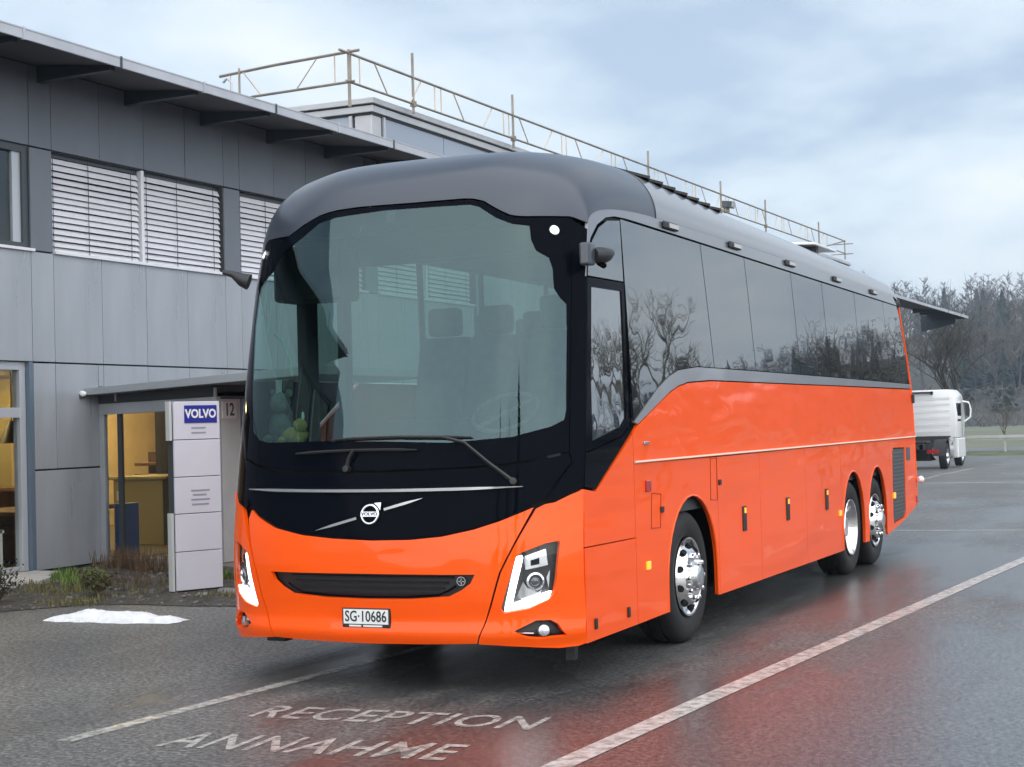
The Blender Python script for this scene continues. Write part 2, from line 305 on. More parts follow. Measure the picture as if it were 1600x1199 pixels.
def worn(name, col, lo, hi, rough=.45):
    """road paint with worn-through gaps showing the asphalt beneath"""
    M_ = bpy.data.materials.new(name); M_.use_nodes = True; t = M_.node_tree; b = t.nodes['Principled BSDF']; l = t.links.new
    tc = t.nodes.new('ShaderNodeTexCoord'); n = t.nodes.new('ShaderNodeTexNoise'); n.inputs['Scale'].default_value = 11; n.inputs['Detail'].default_value = 9; n.inputs['Roughness'].default_value = .72; l(tc.outputs['Object'], n.inputs[0])
    mr = t.nodes.new('ShaderNodeMapRange'); l(n.outputs[0], mr.inputs[0]); mr.inputs[1].default_value = .36; mr.inputs[2].default_value = .58; mr.inputs[3].default_value = lo; mr.inputs[4].default_value = hi; l(mr.outputs[0], b.inputs['Alpha'])
    b.inputs['Base Color'].default_value = (*col, 1); b.inputs['Roughness'].default_value = rough; b.inputs['Coat Weight'].default_value = .35; b.inputs['Coat Roughness'].default_value = .15
    return M_
ys = [-120, -60, -30, -15, -5, 0, 5, 10, 15, 20, 30, 40, 50, 60, 73]
q = MB(); q.add([(x, y, gz(y)) for y in ys for x in (-70, 90)], [(2*i, 2*i+1, 2*i+3, 2*i+2) for i in range(len(ys)-1)])
yard = struct(q.build('asphalt_yard', asphalt, None, fixn=False))
def strip(name, pts, w, material, parent, dz=.004):
    q = MB(); vs = []
    for i, (x, y) in enumerate(pts):
        a = Vector(pts[max(i-1, 0)]); b = Vector(pts[min(i+1, len(pts)-1)]); d = (b - a).normalized(); n = Vector((d.y, -d.x))
        vs += [(x + n.x*w/2, y + n.y*w/2, gz(y) + dz), (x - n.x*w/2, y - n.y*w/2, gz(y) + dz)]
    q.add(vs, [(2*i, 2*i+1, 2*i+3, 2*i+2) for i in range(len(pts)-1)]); return q.build(name, material, parent, fixn=False)
paint = worn('worn_road_paint', (.56, .54, .51), .35, .92); paint2 = worn('faint_road_paint', (.50, .50, .48), .22, .74); paint3 = worn('grey_road_paint', (.52, .50, .46), .15, .85)
strip('painted_line', [(.60, -4.5), (.739, -2.245), (.861, -.02), (1.347, 7.589), (1.48, 9.57), (2.3, 20), (4.2, 42)], .15, paint, yard)
strip('painted_line', [(-2.154, -2.451), (-2.06, -.7), (-1.97, 1.01), (-1.7, 5), (-1.2, 10.5)], .11, paint3, yard)
strip('painted_line', [(-1.6, 14.05), (1.9, 14.35), (8, 14.8)], .14, paint2, yard)
strip('painted_line', [(-8.0, 34.0), (2, 34.6), (20, 35.2)], .22, paint, yard, .005)
strip('painted_line', [(-4.6, 34.2), (-5.2, 42), (-5.6, 52)], .16, paint2, yard, .004)
def ground_text(s, x0, y0, x1, y1, h):
    ang = math.atan2(y1 - y0, x1 - x0); o = text_mesh(s, 1., paint3, 'painted_word', yard, Matrix.Identity(4), 0, .012, 1.08)
    vs = np.array([v.co for v in o.data.vertices]); mn, mxx = vs.min(0), vs.max(0); Ln = math.hypot(x1 - x0, y1 - y0)
    for v in o.data.vertices:
        u = (v.co.x - mn[0]) / (mxx[0] - mn[0]) * Ln; w = (v.co.y - mn[1]) / (mxx[1] - mn[1]) * h
        v.co = (x0 + u * math.cos(ang) - w * math.sin(ang), y0 + u * math.sin(ang) + w * math.cos(ang), .0045)
ground_text('RECEPTION', -1.58, -1.515, .215, -1.415, .385)
ground_text('ANNAHME', -1.57, -2.415, .125, -2.285, .40)

# ---- land beyond the yard
grass_m = mat('winter_grass', (.085, .095, .045), .9, var=.45, vscale=.9, bump=.5, bscale=3, bdist=.2)
field_m = mat('pale_meadow', (.12, .13, .085), .95, var=.3, vscale=.05)
road_m = mat('grey_road', (.10, .10, .105), .5, var=.2, vscale=.6)
hill_m = mat('wood_floor', (.05, .05, .045), .95, var=.4, vscale=.2)
q = MB(); q.add([(-150, 73, -.505), (200, 73, -.505), (200, 79, -.40), (-150, 79, -.40)], [(0, 1, 2, 3)]); struct(q.build('verge', grass_m, None, fixn=False))
q = MB(); q.add([(-150, 79, -.42), (200, 79, -.42), (200, 88, -.42), (-150, 88, -.42)], [(0, 1, 2, 3)]); struct(q.build('road', road_m, None, fixn=False))
q = MB(); q.add([(-900, -900, -.62), (900, -900, -.62), (900, 900, -.62), (-900, 900, -.62)], [(0, 1, 2, 3)]); struct(q.build('meadow', field_m, None, fixn=False))
def hillz(x, y):
    k = max(0, min(1, (y - 255) / 190)); r_ = max(0, min(1, (x + 25) / 80))
    return -.6 + (25 + 3 * math.sin(x * .031) - 1 * r_ - 19 * max(0, min(1, (x - 106) / 30))) * k ** .8
def hillz_old(x, y): return -.6 + 8.5 * max(0, min(1, (y - 128) / 95)) ** 1.1 + (3 * max(0, min(1, (x + 35) / 20)) - 10.5 * max(0, min(1, (x + 10) / 25))) * max(0, min(1, (y - 128) / 95)) ** 1.1 + .6 * math.sin(x * .06) * max(0, min(1, (y - 128) / 40))
q = MB(); nx = 36; ny = 12
q.add([(-260 + 600 * i / nx, 250 + 280 * j / ny, hillz(-260 + 600 * i / nx, 250 + 280 * j / ny) - (.05 if j == 0 else 0)) for j in range(ny + 1) for i in range(nx + 1)], [(j*(nx+1)+i, j*(nx+1)+i+1, (j+1)*(nx+1)+i+1, (j+1)*(nx+1)+i) for j in range(ny) for i in range(nx)])
struct(q.build('hillside', hill_m, None, smooth=60))

# ================================================================== OFFICE BUILDING
XW = -9.40
clad = mat('grey_cladding', (.36, .385, .42), .34, metal=.25, var=.09, vscale=1.6, rvar=.10, rscale=1.5, stretch=(2.2, 2.2, .35), coat=.15, crough=.2)
clad_shaded = mat('shaded_cladding', (.15, .17, .20), .42, var=.12, vscale=1.2, stretch=(1, 1, .5))  # the grey cladding again, shade below the eaves put into its colour
core_m = mat('wall_core', (.05, .055, .06), .9)
frame_d = mat('dark_window_frame', (.045, .055, .065), .4, coat=.2)
frame_l = mat('silver_window_frame', (.50, .53, .57), .35, metal=.3)
sill_m = mat('white_sill', (.74, .76, .80), .4, coat=.2)
slat_m = mat('blind_slat', (.80, .81, .86), .38, metal=.15, rvar=.1, rscale=3)
fascia_m = mat('zinc_fascia', (.46, .48, .52), .42, metal=.2, var=.08)
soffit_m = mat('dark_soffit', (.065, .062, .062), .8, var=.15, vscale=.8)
bracket_m = mat('slate_bracket', (.035, .045, .052), .6)
win_glass = glass('window_glass', (.72, .80, .78), (1, 1, 1), 1.65)
room_glass = glass('shop_glass', (.88, .90, .88), (1, 1, 1), 1.35)
office = empty('office_building', (XW, 6, 0)); tag(office, 'long grey metal-clad office building with blinds and projecting eaves', 'building')
off_inv = Matrix.Translation((-XW, -6, 0))
def O(name, mb, material, parent=office, **k):
    o = mb.build(name, material, parent, **k)
    if parent is office: o.matrix_parent_inverse = off_inv
    return o
pan_cache = {}
def panel(y0, y1, z0, z1, material=clad):
    g = .005; w_, h_ = round(y1 - y0 - 2*g, 3), round(z1 - z0 - 2*g, 3); key = (w_, h_, material.name)
    if key not in pan_cache:
        q = MB(); q.box((-.03, 0, 0), (.006 * 0, w_, h_)); pan_cache[key] = q.mesh('wall_panel', material, None, .004)
    o = link('wall_panel', pan_cache[key], office, (XW + random.uniform(-.0015, .0015), y0 + g, z0 + g)); o.matrix_parent_inverse = off_inv; return o
slat_cache = {}
def blind_window(y0, y1, z0, z1):
    f_ = empty('window'); f_.parent = office; f_.matrix_parent_inverse = off_inv
    q = MB(); q.box((XW - .16, y0, z0), (XW - .10, y0 + .05, z1)); q.box((XW - .16, y1 - .05, z0), (XW - .10, y1, z1)); q.box((XW - .16, y0 + .05, z1 - .05), (XW - .10, y1 - .05, z1)); q.build('window_frame', frame_d, f_)
    q = MB(); q.box((XW - .20, y0 + .02, z0), (XW - .185, y1 - .02, z1)); q.build('pane', mat('dark_pane', (.02, .025, .03), .05, ior=1.6), f_)
    n = 15; h = (z1 - .06 - z0) / n; w_ = y1 - y0 - .05
    for i in range(n):
        if w_ not in slat_cache:
            q = MB(); vs = []
            for k in range(5):
                a = -1 + k / 2; xx = .020 * a; zz = -.037 * a + .006 * (1 - a * a); vs += [(xx, 0, zz), (xx, w_, zz)]
            q.add(vs, [(2*k, 2*k+1, 2*k+3, 2*k+2) for k in range(4)]); slat_cache[w_] = q.mesh('blind_slat', slat_m, 50)
        link('blind_slat', slat_cache[w_], f_, (XW - .075, y0 + .025, z0 + h * (i + .5) + random.uniform(-.004, .004))).rotation_euler = (random.uniform(-.002, .002), random.uniform(-.10, .10), 0)
    for yy in (y0 + .07, (y0 * 2 + y1 * 1.4) / 3.4, y1 - .2):
        q = MB(); q.tube([(XW - .048, yy, z0 + .02), (XW - .048, yy, z1 - .03)], .004, 4); q.build('blind_cord', mat('cord', (.05, .05, .06), .8), f_)
P = 4.055; bays = [(6.08 + P * k, k) for k in range(-4, 3)]
for ya, k in bays:
    yb = ya + 3.655; seen = k >= -1; nn = 4
    for i in range(nn):
        a, b = ya + (yb - ya) * i / nn, ya + (yb - ya) * (i + 1) / nn
        panel(a, b, 2.60, 3.935); panel(a, b, 5.21, 6.20, clad_shaded)
        if k == 0:
            if i == 0: panel(a, 6.89, 1.30, 2.59); panel(6.89, b, 2.31, 2.59)
            else:
                if i < 3: panel(a, b, 2.31, 2.59)
                if i == 3: panel(a, b, 1.30, 2.59); panel(a, b, .09, 1.29)
        elif k != -1: panel(a, b, 1.30, 2.59); panel(a, b, .09, 1.29)
    if k == 0: panel(5.675, 6.89, .09, 1.29)
    pa = ya - .40
    panel(pa, ya, 2.60, 3.935); panel(pa, ya, 3.945, 5.20, clad_shaded); panel(pa, ya, 5.21, 6.20, clad_shaded); panel(pa, ya, 1.30, 2.59)
    if k != 0: panel(pa, ya, .09, 1.29)
    if k >= 0:
        ym = (ya + yb) / 2
        blind_window(ya, ym - .03, 3.955, 5.20); blind_window(ym + .03, yb, 3.955, 5.20)
        q = MB(); q.box((XW - .15, ym - .03, 3.955), (XW - .03, ym + .03, 5.20)); O('window_mullion', q, sill_m, bevel=.004)
        q = MB(); q.box((XW - .15, ya, 3.93), (XW + .045, yb, 3.965)); O('window_sill', q, sill_m, bevel=.004)
    else:
        w_ = empty('window'); w_.parent = office; w_.matrix_parent_inverse = off_inv
        ym = (ya + yb) / 2
        for a, b in ((ya, ym), (ym, yb)):
            q = MB()
            for c in ((a, a + .10, 3.965, 5.2), (b - .10, b, 3.965, 5.2), (a + .1, b - .1, 3.965, 4.03), (a + .1, b - .1, 5.12, 5.2)): q.box((XW - .14, c[0], c[2]), (XW - .03, c[1], c[3]))
            q.build('window_frame', frame_d, w_)
            q = MB(); q.box((XW - .10, a + .1, 4.03), (XW - .09, b - .1, 5.12)); q.build('pane', win_glass, w_)
            q = MB(); q.box((XW - .105, b - .24, 4.03), (XW - .06, b - .10, 5.12)); q.build('guide_rail', frame_l, w_)
            q = MB(); q.box((XW - .6, b - .5, 4.0), (XW - .5, b - .11, 5.15)); q.build('curtain', mat('dark_curtain', (.05, .075, .07), .9), w_)
        q = MB(); q.box((XW - .15, ya, 3.93), (XW + .045, yb + .03, 3.965)); O('window_sill', q, sill_m, bevel=.004)
# far stretch of the facade (hidden by the coach) and the wall cores behind the cladding
Y0, YE = -10.5, 50.0
q = MB(); q.box((XW - .03, 18.0, .05), (XW, YE, 6.2)); O('far_wall', q, clad)
q = MB()
for a, b, z0, z1 in ((Y0, YE, 2.66, 3.93), (Y0, YE, 5.20, 6.24), (Y0, 1.6, 0, 2.66), (6.0, 6.93, 0, 2.66), (6.87, 9.0, 2.25, 2.66), (9.0, YE, 0, 2.66), (18, YE, 3.93, 5.2)): q.box((XW - .30, a, z0), (XW - .035, b, z1))
for ya, k in bays: q.box((XW - .30, ya - .40, 3.93), (XW - .035, ya - .002, 5.20))
O('wall_core', q, core_m)
q = MB(); q.box((-17, Y0, 2.62), (XW - .3, YE, 2.66)); q.box((-17, Y0, -.02), (-16.8, YE, 6.2)); q.box((-17, Y0, 6.2), (XW - .3, YE, 6.26)); q.box((-17, Y0, 0), (XW - .3, Y0 + .1, 6.2)); q.box((-17, YE - .1, 0), (XW - .3, YE, 6.2)); O('inner_shell', q, core_m)
q = MB(); q.box((-12.5, -8, 2.67), (-12.4, 18, 6.19)); O('upper_room_wall', q, mat('upper_wall', (.25, .30, .30), .9))
# eaves: soffit, fascia lengths, brackets
XE = -8.20
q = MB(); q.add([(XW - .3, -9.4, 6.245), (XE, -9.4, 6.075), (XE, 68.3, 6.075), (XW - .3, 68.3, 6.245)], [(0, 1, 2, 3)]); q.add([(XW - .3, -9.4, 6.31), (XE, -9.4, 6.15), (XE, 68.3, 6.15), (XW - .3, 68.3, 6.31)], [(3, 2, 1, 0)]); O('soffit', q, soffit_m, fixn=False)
for i in range(-8, 39):
    y = 4.213 + 1.676 * i
    if 16 < y < 60: continue
    q = MB(); q.box((XE, y + .008, 6.055), (XE + .03, min(y + 1.668, 68.3), 6.162)); q.box((XE - .06, y + .008, 6.163), (XE + .036, min(y + 1.668, 68.3), 6.178)); O('fascia_length', q, fascia_m)
    q = MB(); q.box((XE, y - .012, 6.045), (XE + .042, y + .02, 6.186)); O('fascia_joint', q, frame_d if i % 2 else fascia_m)
    q = MB(); q.prism([(XW, y - .05, 6.20), (XE - .10, y - .05, 6.085), (XE - .10, y - .05, 6.03), (XW + .3, y - .05, 6.02), (XW, y - .05, 6.0)], (0, .10, 0)); O('eaves_bracket', q, bracket_m)
q = MB(); q.box((XE, 16, 6.055), (XE + .03, 61.2, 6.162)); O('fascia_length', q, fascia_m)
q = MB(); q.box((XW - .2, 68.2, 6.06), (XE, 68.3, 6.17)); O('end_fascia', q, fascia_m)
q = MB(); q.prism([(XW - .6, 66.3, 6.2), (XE - .25, 66.3, 6.07), (XE - .25, 66.3, 5.75), (XW - .6, 66.3, 5.45)], (0, .25, 0)); O('eaves_beam', q, mat('beam_dark', (.02, .03, .045), .6))
q = MB(); q.box((XW - .55, 56.2, -.5), (XW - .25, 56.5, 6.2)); O('canopy_post', q, bracket_m)

# ---- ground floor shop window
q = MB()
for c in ((1.65, 5.62, .10, .16), (1.65, 5.62, 1.93, 2.05), (1.65, 5.62, 2.50, 2.60)): q.box((XW - .16, c[0], c[2]), (XW - .06, c[1], c[3]))
for y in (1.65, 3.6, 5.50): q.box((XW - .165, y, .10), (XW - .055, y + .10, 2.58))
sf_ = O('shop_window_frame', q, frame_l, bevel=.004)
q = MB(); q.box((XW - .12, 5.605, .09), (XW + .002, 5.672, 2.60)); O('window_jamb', q, mat('jamb_blue', (.14, .19, .25), .35, metal=.3))
q = MB(); q.box((XW - .115, 1.7, .16), (XW - .105, 5.52, 2.52)); O('shop_pane', q, room_glass)
# room behind: warm walls, ceiling lamp strips
warm = mat('warm_wall', (.66, .52, .30), .9, var=.06); woodm = mat('brown_wood', (.16, .085, .04), .6, var=.3, vscale=4); oli = mat('olive_panel', (.36, .31, .14), .6)
room = empty('reception_room', (-12, 8, 0)); tag(room, 'warmly lit reception room behind the ground floor glass', 'room')
q = MB(); q.box((-15.0, 1.6, .02), (-9.72, 17.2, .06)); q.build('floor', mat('room_floor', (.17, .15, .12), .5), room).matrix_parent_inverse = Matrix.Translation((12, -8, 0))
def RM(name, mb, material):
    o = mb.build(name, material, room); o.matrix_parent_inverse = Matrix.Translation((12, -8, 0)); return o
q = MB(); q.box((-15.1, 1.6, .06), (-15.0, 17.2, 2.58)); RM('back_wall', q, warm)
q = MB(); q.box((-15.0, 17.1, .06), (-9.72, 17.2, 2.58)); RM('end_wall', q, warm)
q = MB(); q.box((-15.0, 1.55, 2.585), (-9.72, 17.2, 2.60)); RM('ceiling', q, mat('room_ceiling', (.6, .55, .42), .9))
q = MB(); q.box((-13.2, 8.6, .06), (-13.0, 9.3, 2.58)); RM('partition', q, mat('olive_wall', (.40, .34, .18), .9))
q = MB(); q.box((-12.1, 11.6, .06), (-11.4, 11.7, 2.58)); RM('partition', q, mat('dark_wall', (.03, .025, .02), .9))
lampm = mat('warm_lamp', (1, .85, .6), .5, emit=(1, .74, .36), estr=14.)
for x, y in ((-12.2, 7.2), (-12.2, 10.2), (-13.6, 13.5), (-11.0, 13.2)):
    q = MB(); q.box((x - .1, y - .7, 2.50), (x + .1, y + .7, 2.55)); o = q.build('ceiling_lamp', lampm, None)
    tag(o, {7.2: 'bright ceiling lamp seen through the shop window, nearest the glass', 10.2: 'ceiling lamp in the reception, above the counter', 13.5: 'ceiling lamp at the back wall of the reception', 13.2: 'ceiling lamp deep in the reception behind the porch'}[y], 'lamp', 'reception lamps')
def thing_box(name, label, cat, boxes, material):
    e_ = MB()
    for a, b in boxes: e_.box(a, b)
    return tag(e_.build(name, material, None, bevel=.008), label, cat)
ctr = thing_box('reception_counter', 'olive reception counter seen through the porch glass', 'counter', [((-11.6, 9.9, .062), (-10.7, 10.9, 1.02)), ((-11.65, 9.85, 1.02), (-10.6, 10.95, 1.07))], oli)
thing_box('display_shelf', 'brown wooden shelf unit behind the reception counter', 'shelf', [((-12.6, 11.8, .062), (-10.9, 12.1, .9)), ((-12.6, 11.7, 1.0), (-10.9, 12.1, 1.05)), ((-12.6, 11.7, 1.18), (-10.9, 12.1, 1.23)), ((-12.6, 12.06, .9), (-10.9, 12.1, 1.4))], woodm)
thing_box('office_desk', 'dark brown desk with raised shelf behind the shop window', 'desk', [((-11.4, 6.3, .70), (-10.2, 8.2, .76)), ((-11.4, 6.3, .062), (-11.3, 8.2, .70)), ((-10.3, 6.3, .062), (-10.2, 6.4, .70)), ((-12.9, 8.0, .95), (-11.0, 8.5, 1.0)), ((-12.9, 8.45, .062), (-11.0, 8.5, .95))], woodm)
thing_box('office_chair', 'dark office chair at the desk behind the shop window', 'chair', [((-10.9, 6.6, .45), (-10.4, 7.1, .55)), ((-10.9, 7.05, .55), (-10.4, 7.12, 1.0)), ((-10.68, 6.82, .1), (-10.62, 6.88, .45)), ((-10.9, 6.8, .062), (-10.4, 6.9, .1))], mat('chair_dark', (.05, .03, .03), .8))
thing_box('cabinet', 'tall dark green cabinet at the rear of the shop window room', 'cabinet', [((-14.2, 11.3, .062), (-13.6, 12.0, 1.3)), ((-13.61, 11.64, .1), (-13.595, 11.66, 1.25))], mat('cab_green', (.08, .16, .08), .7))
q = MB(); q.box((-9.62, 3.9, .14), (-9.60, 5.44, .60)); rad = empty('radiator', (-9.7, 4.6, .1)); tag(rad, 'white ribbed radiator standing low behind the shop window', 'radiator')
for i in range(20):
    y = 3.95 + i * .075; q = MB(); q.box((-9.73 + .05 - .02, y - 4.6, .02), (-9.70, y - 4.6 + .055, .50)); q.v = [(a + 9.7, b, c) for a, b, c in q.v]; q.build('rib', white_paint, rad, bevel=.01)
for z in (.02, .46):
    q = MB(); q.box((-.02, -.70, z), (.0, .86, z + .035)); q.build('pipe', white_paint, rad)
pl_ = empty('pendant_lamp', (-11.2, 7.3, 1.62)); tag(pl_, 'dark cone pendant lamp hanging behind the shop window', 'lamp')
q = MB(); q.lathe([(.03, .30), (.05, .26), (.17, .02), (.18, 0)], (0, 0, 0), (0, 0, 1), 20); q.build('shade', mat('shade_dark', (.05, .04, .02), .5), pl_, smooth=40)
q = MB(); q.tube([(0, 0, .30), (0, 0, .96)], .008, 5); q.build('cord', core_m, pl_)
q = MB(); q.ball((0, 0, .06), .06, n=10); q.build('bulb', lampm, pl_, smooth=60)

# ---- entrance porch: glazed box standing out from the wall
porch = empty('entrance_porch', (-8.5, 7.8, 0)); tag(porch, 'glazed entrance porch with flat grey canopy beside the white sign', 'porch')
pinv = Matrix.Translation((8.5, -7.8, 0))
def PO(name, mb, material, **k):
    o = mb.build(name, material, porch, **k); o.matrix_parent_inverse = pinv; return o
YP = 6.875; XO = -7.60; pf = mat('porch_frame', (.34, .37, .40), .4, metal=.3, var=.06)
q = MB(); q.box((XW, YP, .09), (XW + .075, YP + .08, 1.98)); q.box((XO - .09, YP, .09), (XO, YP + .08, 1.98)); q.box((XW + .075, YP, .09), (XO - .09, YP + .08, .15))
q.prism([(XW, YP - .01, 1.95), (XO, YP - .01, 1.99), (XO, YP - .01, 2.13), (XW, YP - .01, 2.09)], (0, .09, 0)); PO('porch_frame', q, pf, bevel=.005)
q = MB(); q.box((XW + .27, YP + .02, .15), (XW + .33, YP + .07, 1.97)); PO('glazing_bar', q, mat('bar_dark', (.03, .035, .04), .5))
q = MB(); q.box((XW + .075, YP + .035, .15), (XO - .09, YP + .045, 1.98)); PO('porch_pane', q, room_glass)
q = MB(); q.prism([(XW - .06, YP + .02, 2.085), (XO, YP + .02, 2.135), (XO, YP + .02, 2.27), (XW - .06, YP + .02, 2.215)], (0, 1.9, 0)); PO('canopy_recess', q, core_m)
for x in (XW + .28, XO - .02):
    q = MB(); q.box((x - .012, YP - .02, 2.12), (x + .012, YP + .1, 2.24)); PO('canopy_stub', q, pf)
q = MB(); q.prism([(XW, YP - .28, 2.20), (XO + 1.6, YP - .28, 2.34), (XO + 1.6, YP - .28, 2.45), (XW, YP - .28, 2.285)], (0, 2.9, 0)); PO('canopy', q, mat('canopy_grey', (.32, .35, .38), .5, metal=.1), bevel=.006)
q = MB(); q.ball((XW + .02, YP - .33, 2.22), .05, (1.2, .8, .8), 10); PO('canopy_lamp', q, white_paint, smooth=60)
q = MB(); q.tube([(XW - .02, YP - .33, 2.22), (XW + .0, YP - .32, 2.16)], .045, 8); PO('lamp_housing', q, core_m, smooth=50)
# side face along the coach: white panel, door with handle, number
q = MB(); q.box((XO - .06, YP + .085, .10), (XO, YP + .50, 2.10)); PO('side_panel', q, mat('offwhite_panel', (.50, .50, .49), .45, var=.08))
q = MB(); q.box((XO - .05, YP + .52, .10), (XO - .01, YP + .60, 2.10)); q.box((XO - .05, YP + 1.5, .10), (XO - .01, YP + 1.58, 2.10)); q.box((XO - .05, YP + .60, 2.0), (XO - .01, YP + 1.5, 2.10)); PO('door_frame', q, frame_d)
q = MB(); q.box((XO - .045, YP + .61, .10), (XO - .015, YP + 1.49, 1.99)); PO('door', q, mat('door_white', (.46, .46, .45), .45))
q = MB(); q.box((XO - .05, YP + 1.6, .10), (XO - .02, YP + 2.4, 2.10)); PO('side_panel', q, mat('offwhite_panel'))
q = MB(); q.box((XO, YP + .53, 1.05), (XO + .05, YP + .60, 1.36)); PO('door_handle', q, frame_d, bevel=.008)
q = MB(); q.box((XO + .001, YP + .10, 1.86), (XO + .012, YP + .40, 2.07)); nb = PO('number_sign', q, mat('number_white', (.62, .62, .60), .4))
text_mesh('12', .22, mat('number_ink', (.03, .03, .035), .5), 'number', nb, frame_mtx((XO + .0135, YP + .25, 1.965), (0, 1, 0), (0, 0, 1), (1, 0, 0)), .001, .004, 1.0, .95)
q = MB(); q.box((XO - .02, YP + .02, 2.13), (XO + .0, YP + 2.6, 2.19)); q.box((XO - .08, YP + .02, 2.19), (XO - .03, YP + 2.6, 2.30)); PO('side_header', q, frame_d)
q = MB(); q.box((XW + .01, YP + .005, .03), (XO + .02, YP + 2.4, .085)); PO('threshold', q, mat('threshold_stone', (.30, .28, .26), .7, var=.2, vscale=8))
thing_box('blue_locker', 'dark blue locker standing inside the porch at the wall', 'locker', [((XW + .09, YP + .16, .087), (XW + .25, YP + .45, .82)), ((XW + .09, YP + .15, .345), (XW + .25, YP + .16, .352)), ((XW + .09, YP + .15, .59), (XW + .25, YP + .16, .597))], mat('deep_blue', (.012, .035, .14), .4))
thing_box('notice_card', 'small pale notice card above the blue locker inside the porch', 'card', [((XW + .14, YP + .14, .86), (XW + .24, YP + .15, .98))], mat('card_cream', (.6, .55, .42), .7))

# ================================================================== TALLER HALL WITH ROOF EDGE GUARD
hall = empty('workshop_hall', (-10, 30, 6.2)); tag(hall, 'taller pale grey workshop hall rising behind the office roof', 'building')
hinv = Matrix.Translation((10, -30, -6.2))
def HL_(name, mb, material, **k):
    o = mb.build(name, material, hall, **k); o.matrix_parent_inverse = hinv; return o
XH = -9.60; YH = 14.45; HT = 7.04
hp = mat('pale_hall_panel', (.34, .39, .47), .35, metal=.2, var=.06, vscale=.5); ht = mat('hall_trim', (.50, .51, .53), .4, metal=.2, var=.06)
q = MB(); q.box((-16.9, YH + .06, 6.27), (XH - .06, YE, HT)); HL_('hall_core', q, core_m)
pan2 = {}
y = YH + .35
while y < YE:
    w_ = min(2.35, YE - y); 
    q = MB(); q.box((XH - .05, y + .01, 6.28), (XH, y + w_ - .01, HT)); HL_('hall_panel', q, hp); y += w_
x = XH - .35
while x > -16.5:
    q = MB(); q.box((x - 2.0, YH, 6.28), (x - .02, YH + .05, HT)); HL_('hall_panel', q, hp); x -= 2.02
q = MB(); q.box((XH - .33, YH - .01, 6.28), (XH + .01, YH + .33, HT)); HL_('corner_post', q, ht, bevel=.02)
q = MB(); q.box((XH + .012, YH + .36, 6.28), (XH + .045, YH + .42, HT)); q.box((XH - .42, YH - .045, 6.28), (XH - .36, YH - .012, HT)); HL_('downpipe', q, ht)
for z0, z1, o_, m_ in ((HT, HT + .035, .02, core_m), (HT + .035, HT + .15, .06, ht), (HT + .15, HT + .175, .03, core_m), (HT + .175, HT + .275, .10, ht)):
    q = MB(); q.box((-17, YH - o_, z0), (XH + o_, YE + .1, z1)); HL_('roof_edge_band', q, m_, bevel=.01 if m_ is ht else 0)
guard = empty('roof_edge_guard', (-9.35, 15, 7.3)); tag(guard, 'scaffold guard rail of tubes and lattice along the hall roof edge', 'railing')
ginv = Matrix.Translation((9.35, -15, -7.3)); gm = mat('scaffold_tube', (.27, .24, .20), .5, metal=.5, var=.25, vscale=3); gm2 = mat('scaffold_brace', (.55, .48, .38), .5, metal=.4, var=.2, vscale=2)
def G(name, pts, r, m_=gm):
    q = MB(); q.tube(pts, r, 6); o = q.build(name, m_, guard, smooth=50); o.matrix_parent_inverse = ginv; return o
XG = -9.35; YG = 13.3; zt = lambda y: 7.83 + .14 * (y - 13.3) / 35; zl = lambda y: 7.36 + .16 * (y - 13.3) / 35
G('top_rail', [(XG, YG - .3, zt(YG)), (XG, 30, zt(30)), (XG, 48.6, zt(48.6))], .024); G('lower_rail', [(XG, YG - .1, zl(YG)), (XG, 30, zl(30)), (XG, 48.6, zl(48.6))], .022)
G('top_rail', [(XG + .2, YG, zt(YG) + .03), (-10.8, YG, 7.80), (-11.95, YG + .1, 7.76)], .024); G('lower_rail', [(XG + .1, YG, zl(YG)), (-11.2, YG, 7.32), (-11.8, YG + .1, 7.30)], .022)
G('post', [(XG, YG, 6.95), (XG, YG, zt(YG) + .06)], .03); G('post', [(XG - .05, YG + .14, zl(YG)), (XG - .05, YG + .14, zt(YG))], .016)
for y in (15.52, 19.75, 27.7, 33.6, 38.1, 44.7): 
    G('post', [(XG, y, 7.2), (XG, y, 8.27)], .026)
    q = MB(); q.box((XG - .04, y - .05, zl(y) - .05), (XG + .04, y + .05, zl(y) + .05)); o = q.build('coupler', gm, guard); o.matrix_parent_inverse = ginv
for i in range(12):
    y0 = YG + .35 + i * 2.95; y1 = y0 + 2.7
    if y1 > 48.5: break
    G('lattice_upright', [(XG, y0, zl(y0)), (XG, y0, zt(y0))], .013, gm2); G('lattice_upright', [(XG, y1, zl(y1)), (XG, y1, zt(y1))], .013, gm2)
    G('lattice_brace', [(XG, y0 + .5, zt(y0)), (XG, y0 + .95, zl(y0))], .013, gm2); G('lattice_brace', [(XG, y1 - .5, zt(y1)), (XG, y1 - .95, zl(y1))], .013, gm2)
G('lattice_upright', [(-9.62, YG, zl(YG)), (-9.62, YG, zt(YG))], .013, gm2); G('lattice_brace', [(-9.95, YG, zt(YG)), (-10.35, YG, zl(YG))], .013, gm2)
G('lattice_brace', [(-11.45, YG + .05, 7.78), (-11.05, YG, 7.32)], .013, gm2); G('lattice_upright', [(-11.72, YG + .08, 7.28), (-11.72, YG + .08, 7.76)], .013, gm2); G('post', [(-11.52, YG + .05, 6.5), (-11.52, YG + .05, 7.84)], .022)
G('top_rail', [(XG, 48.5, zt(48)), (XG - 1.6, 50.6, zt(48))], .02); G('top_rail', [(XG - .5, 48.5, 7.86), (XG + .3, 48.5, 7.86)], .018); G('top_rail', [(XG - .5, 48.5, 7.5), (XG + .3, 48.5, 7.5)], .018); G('post', [(XG, 48.5, 7.3), (XG, 48.5, 8.0)], .022)
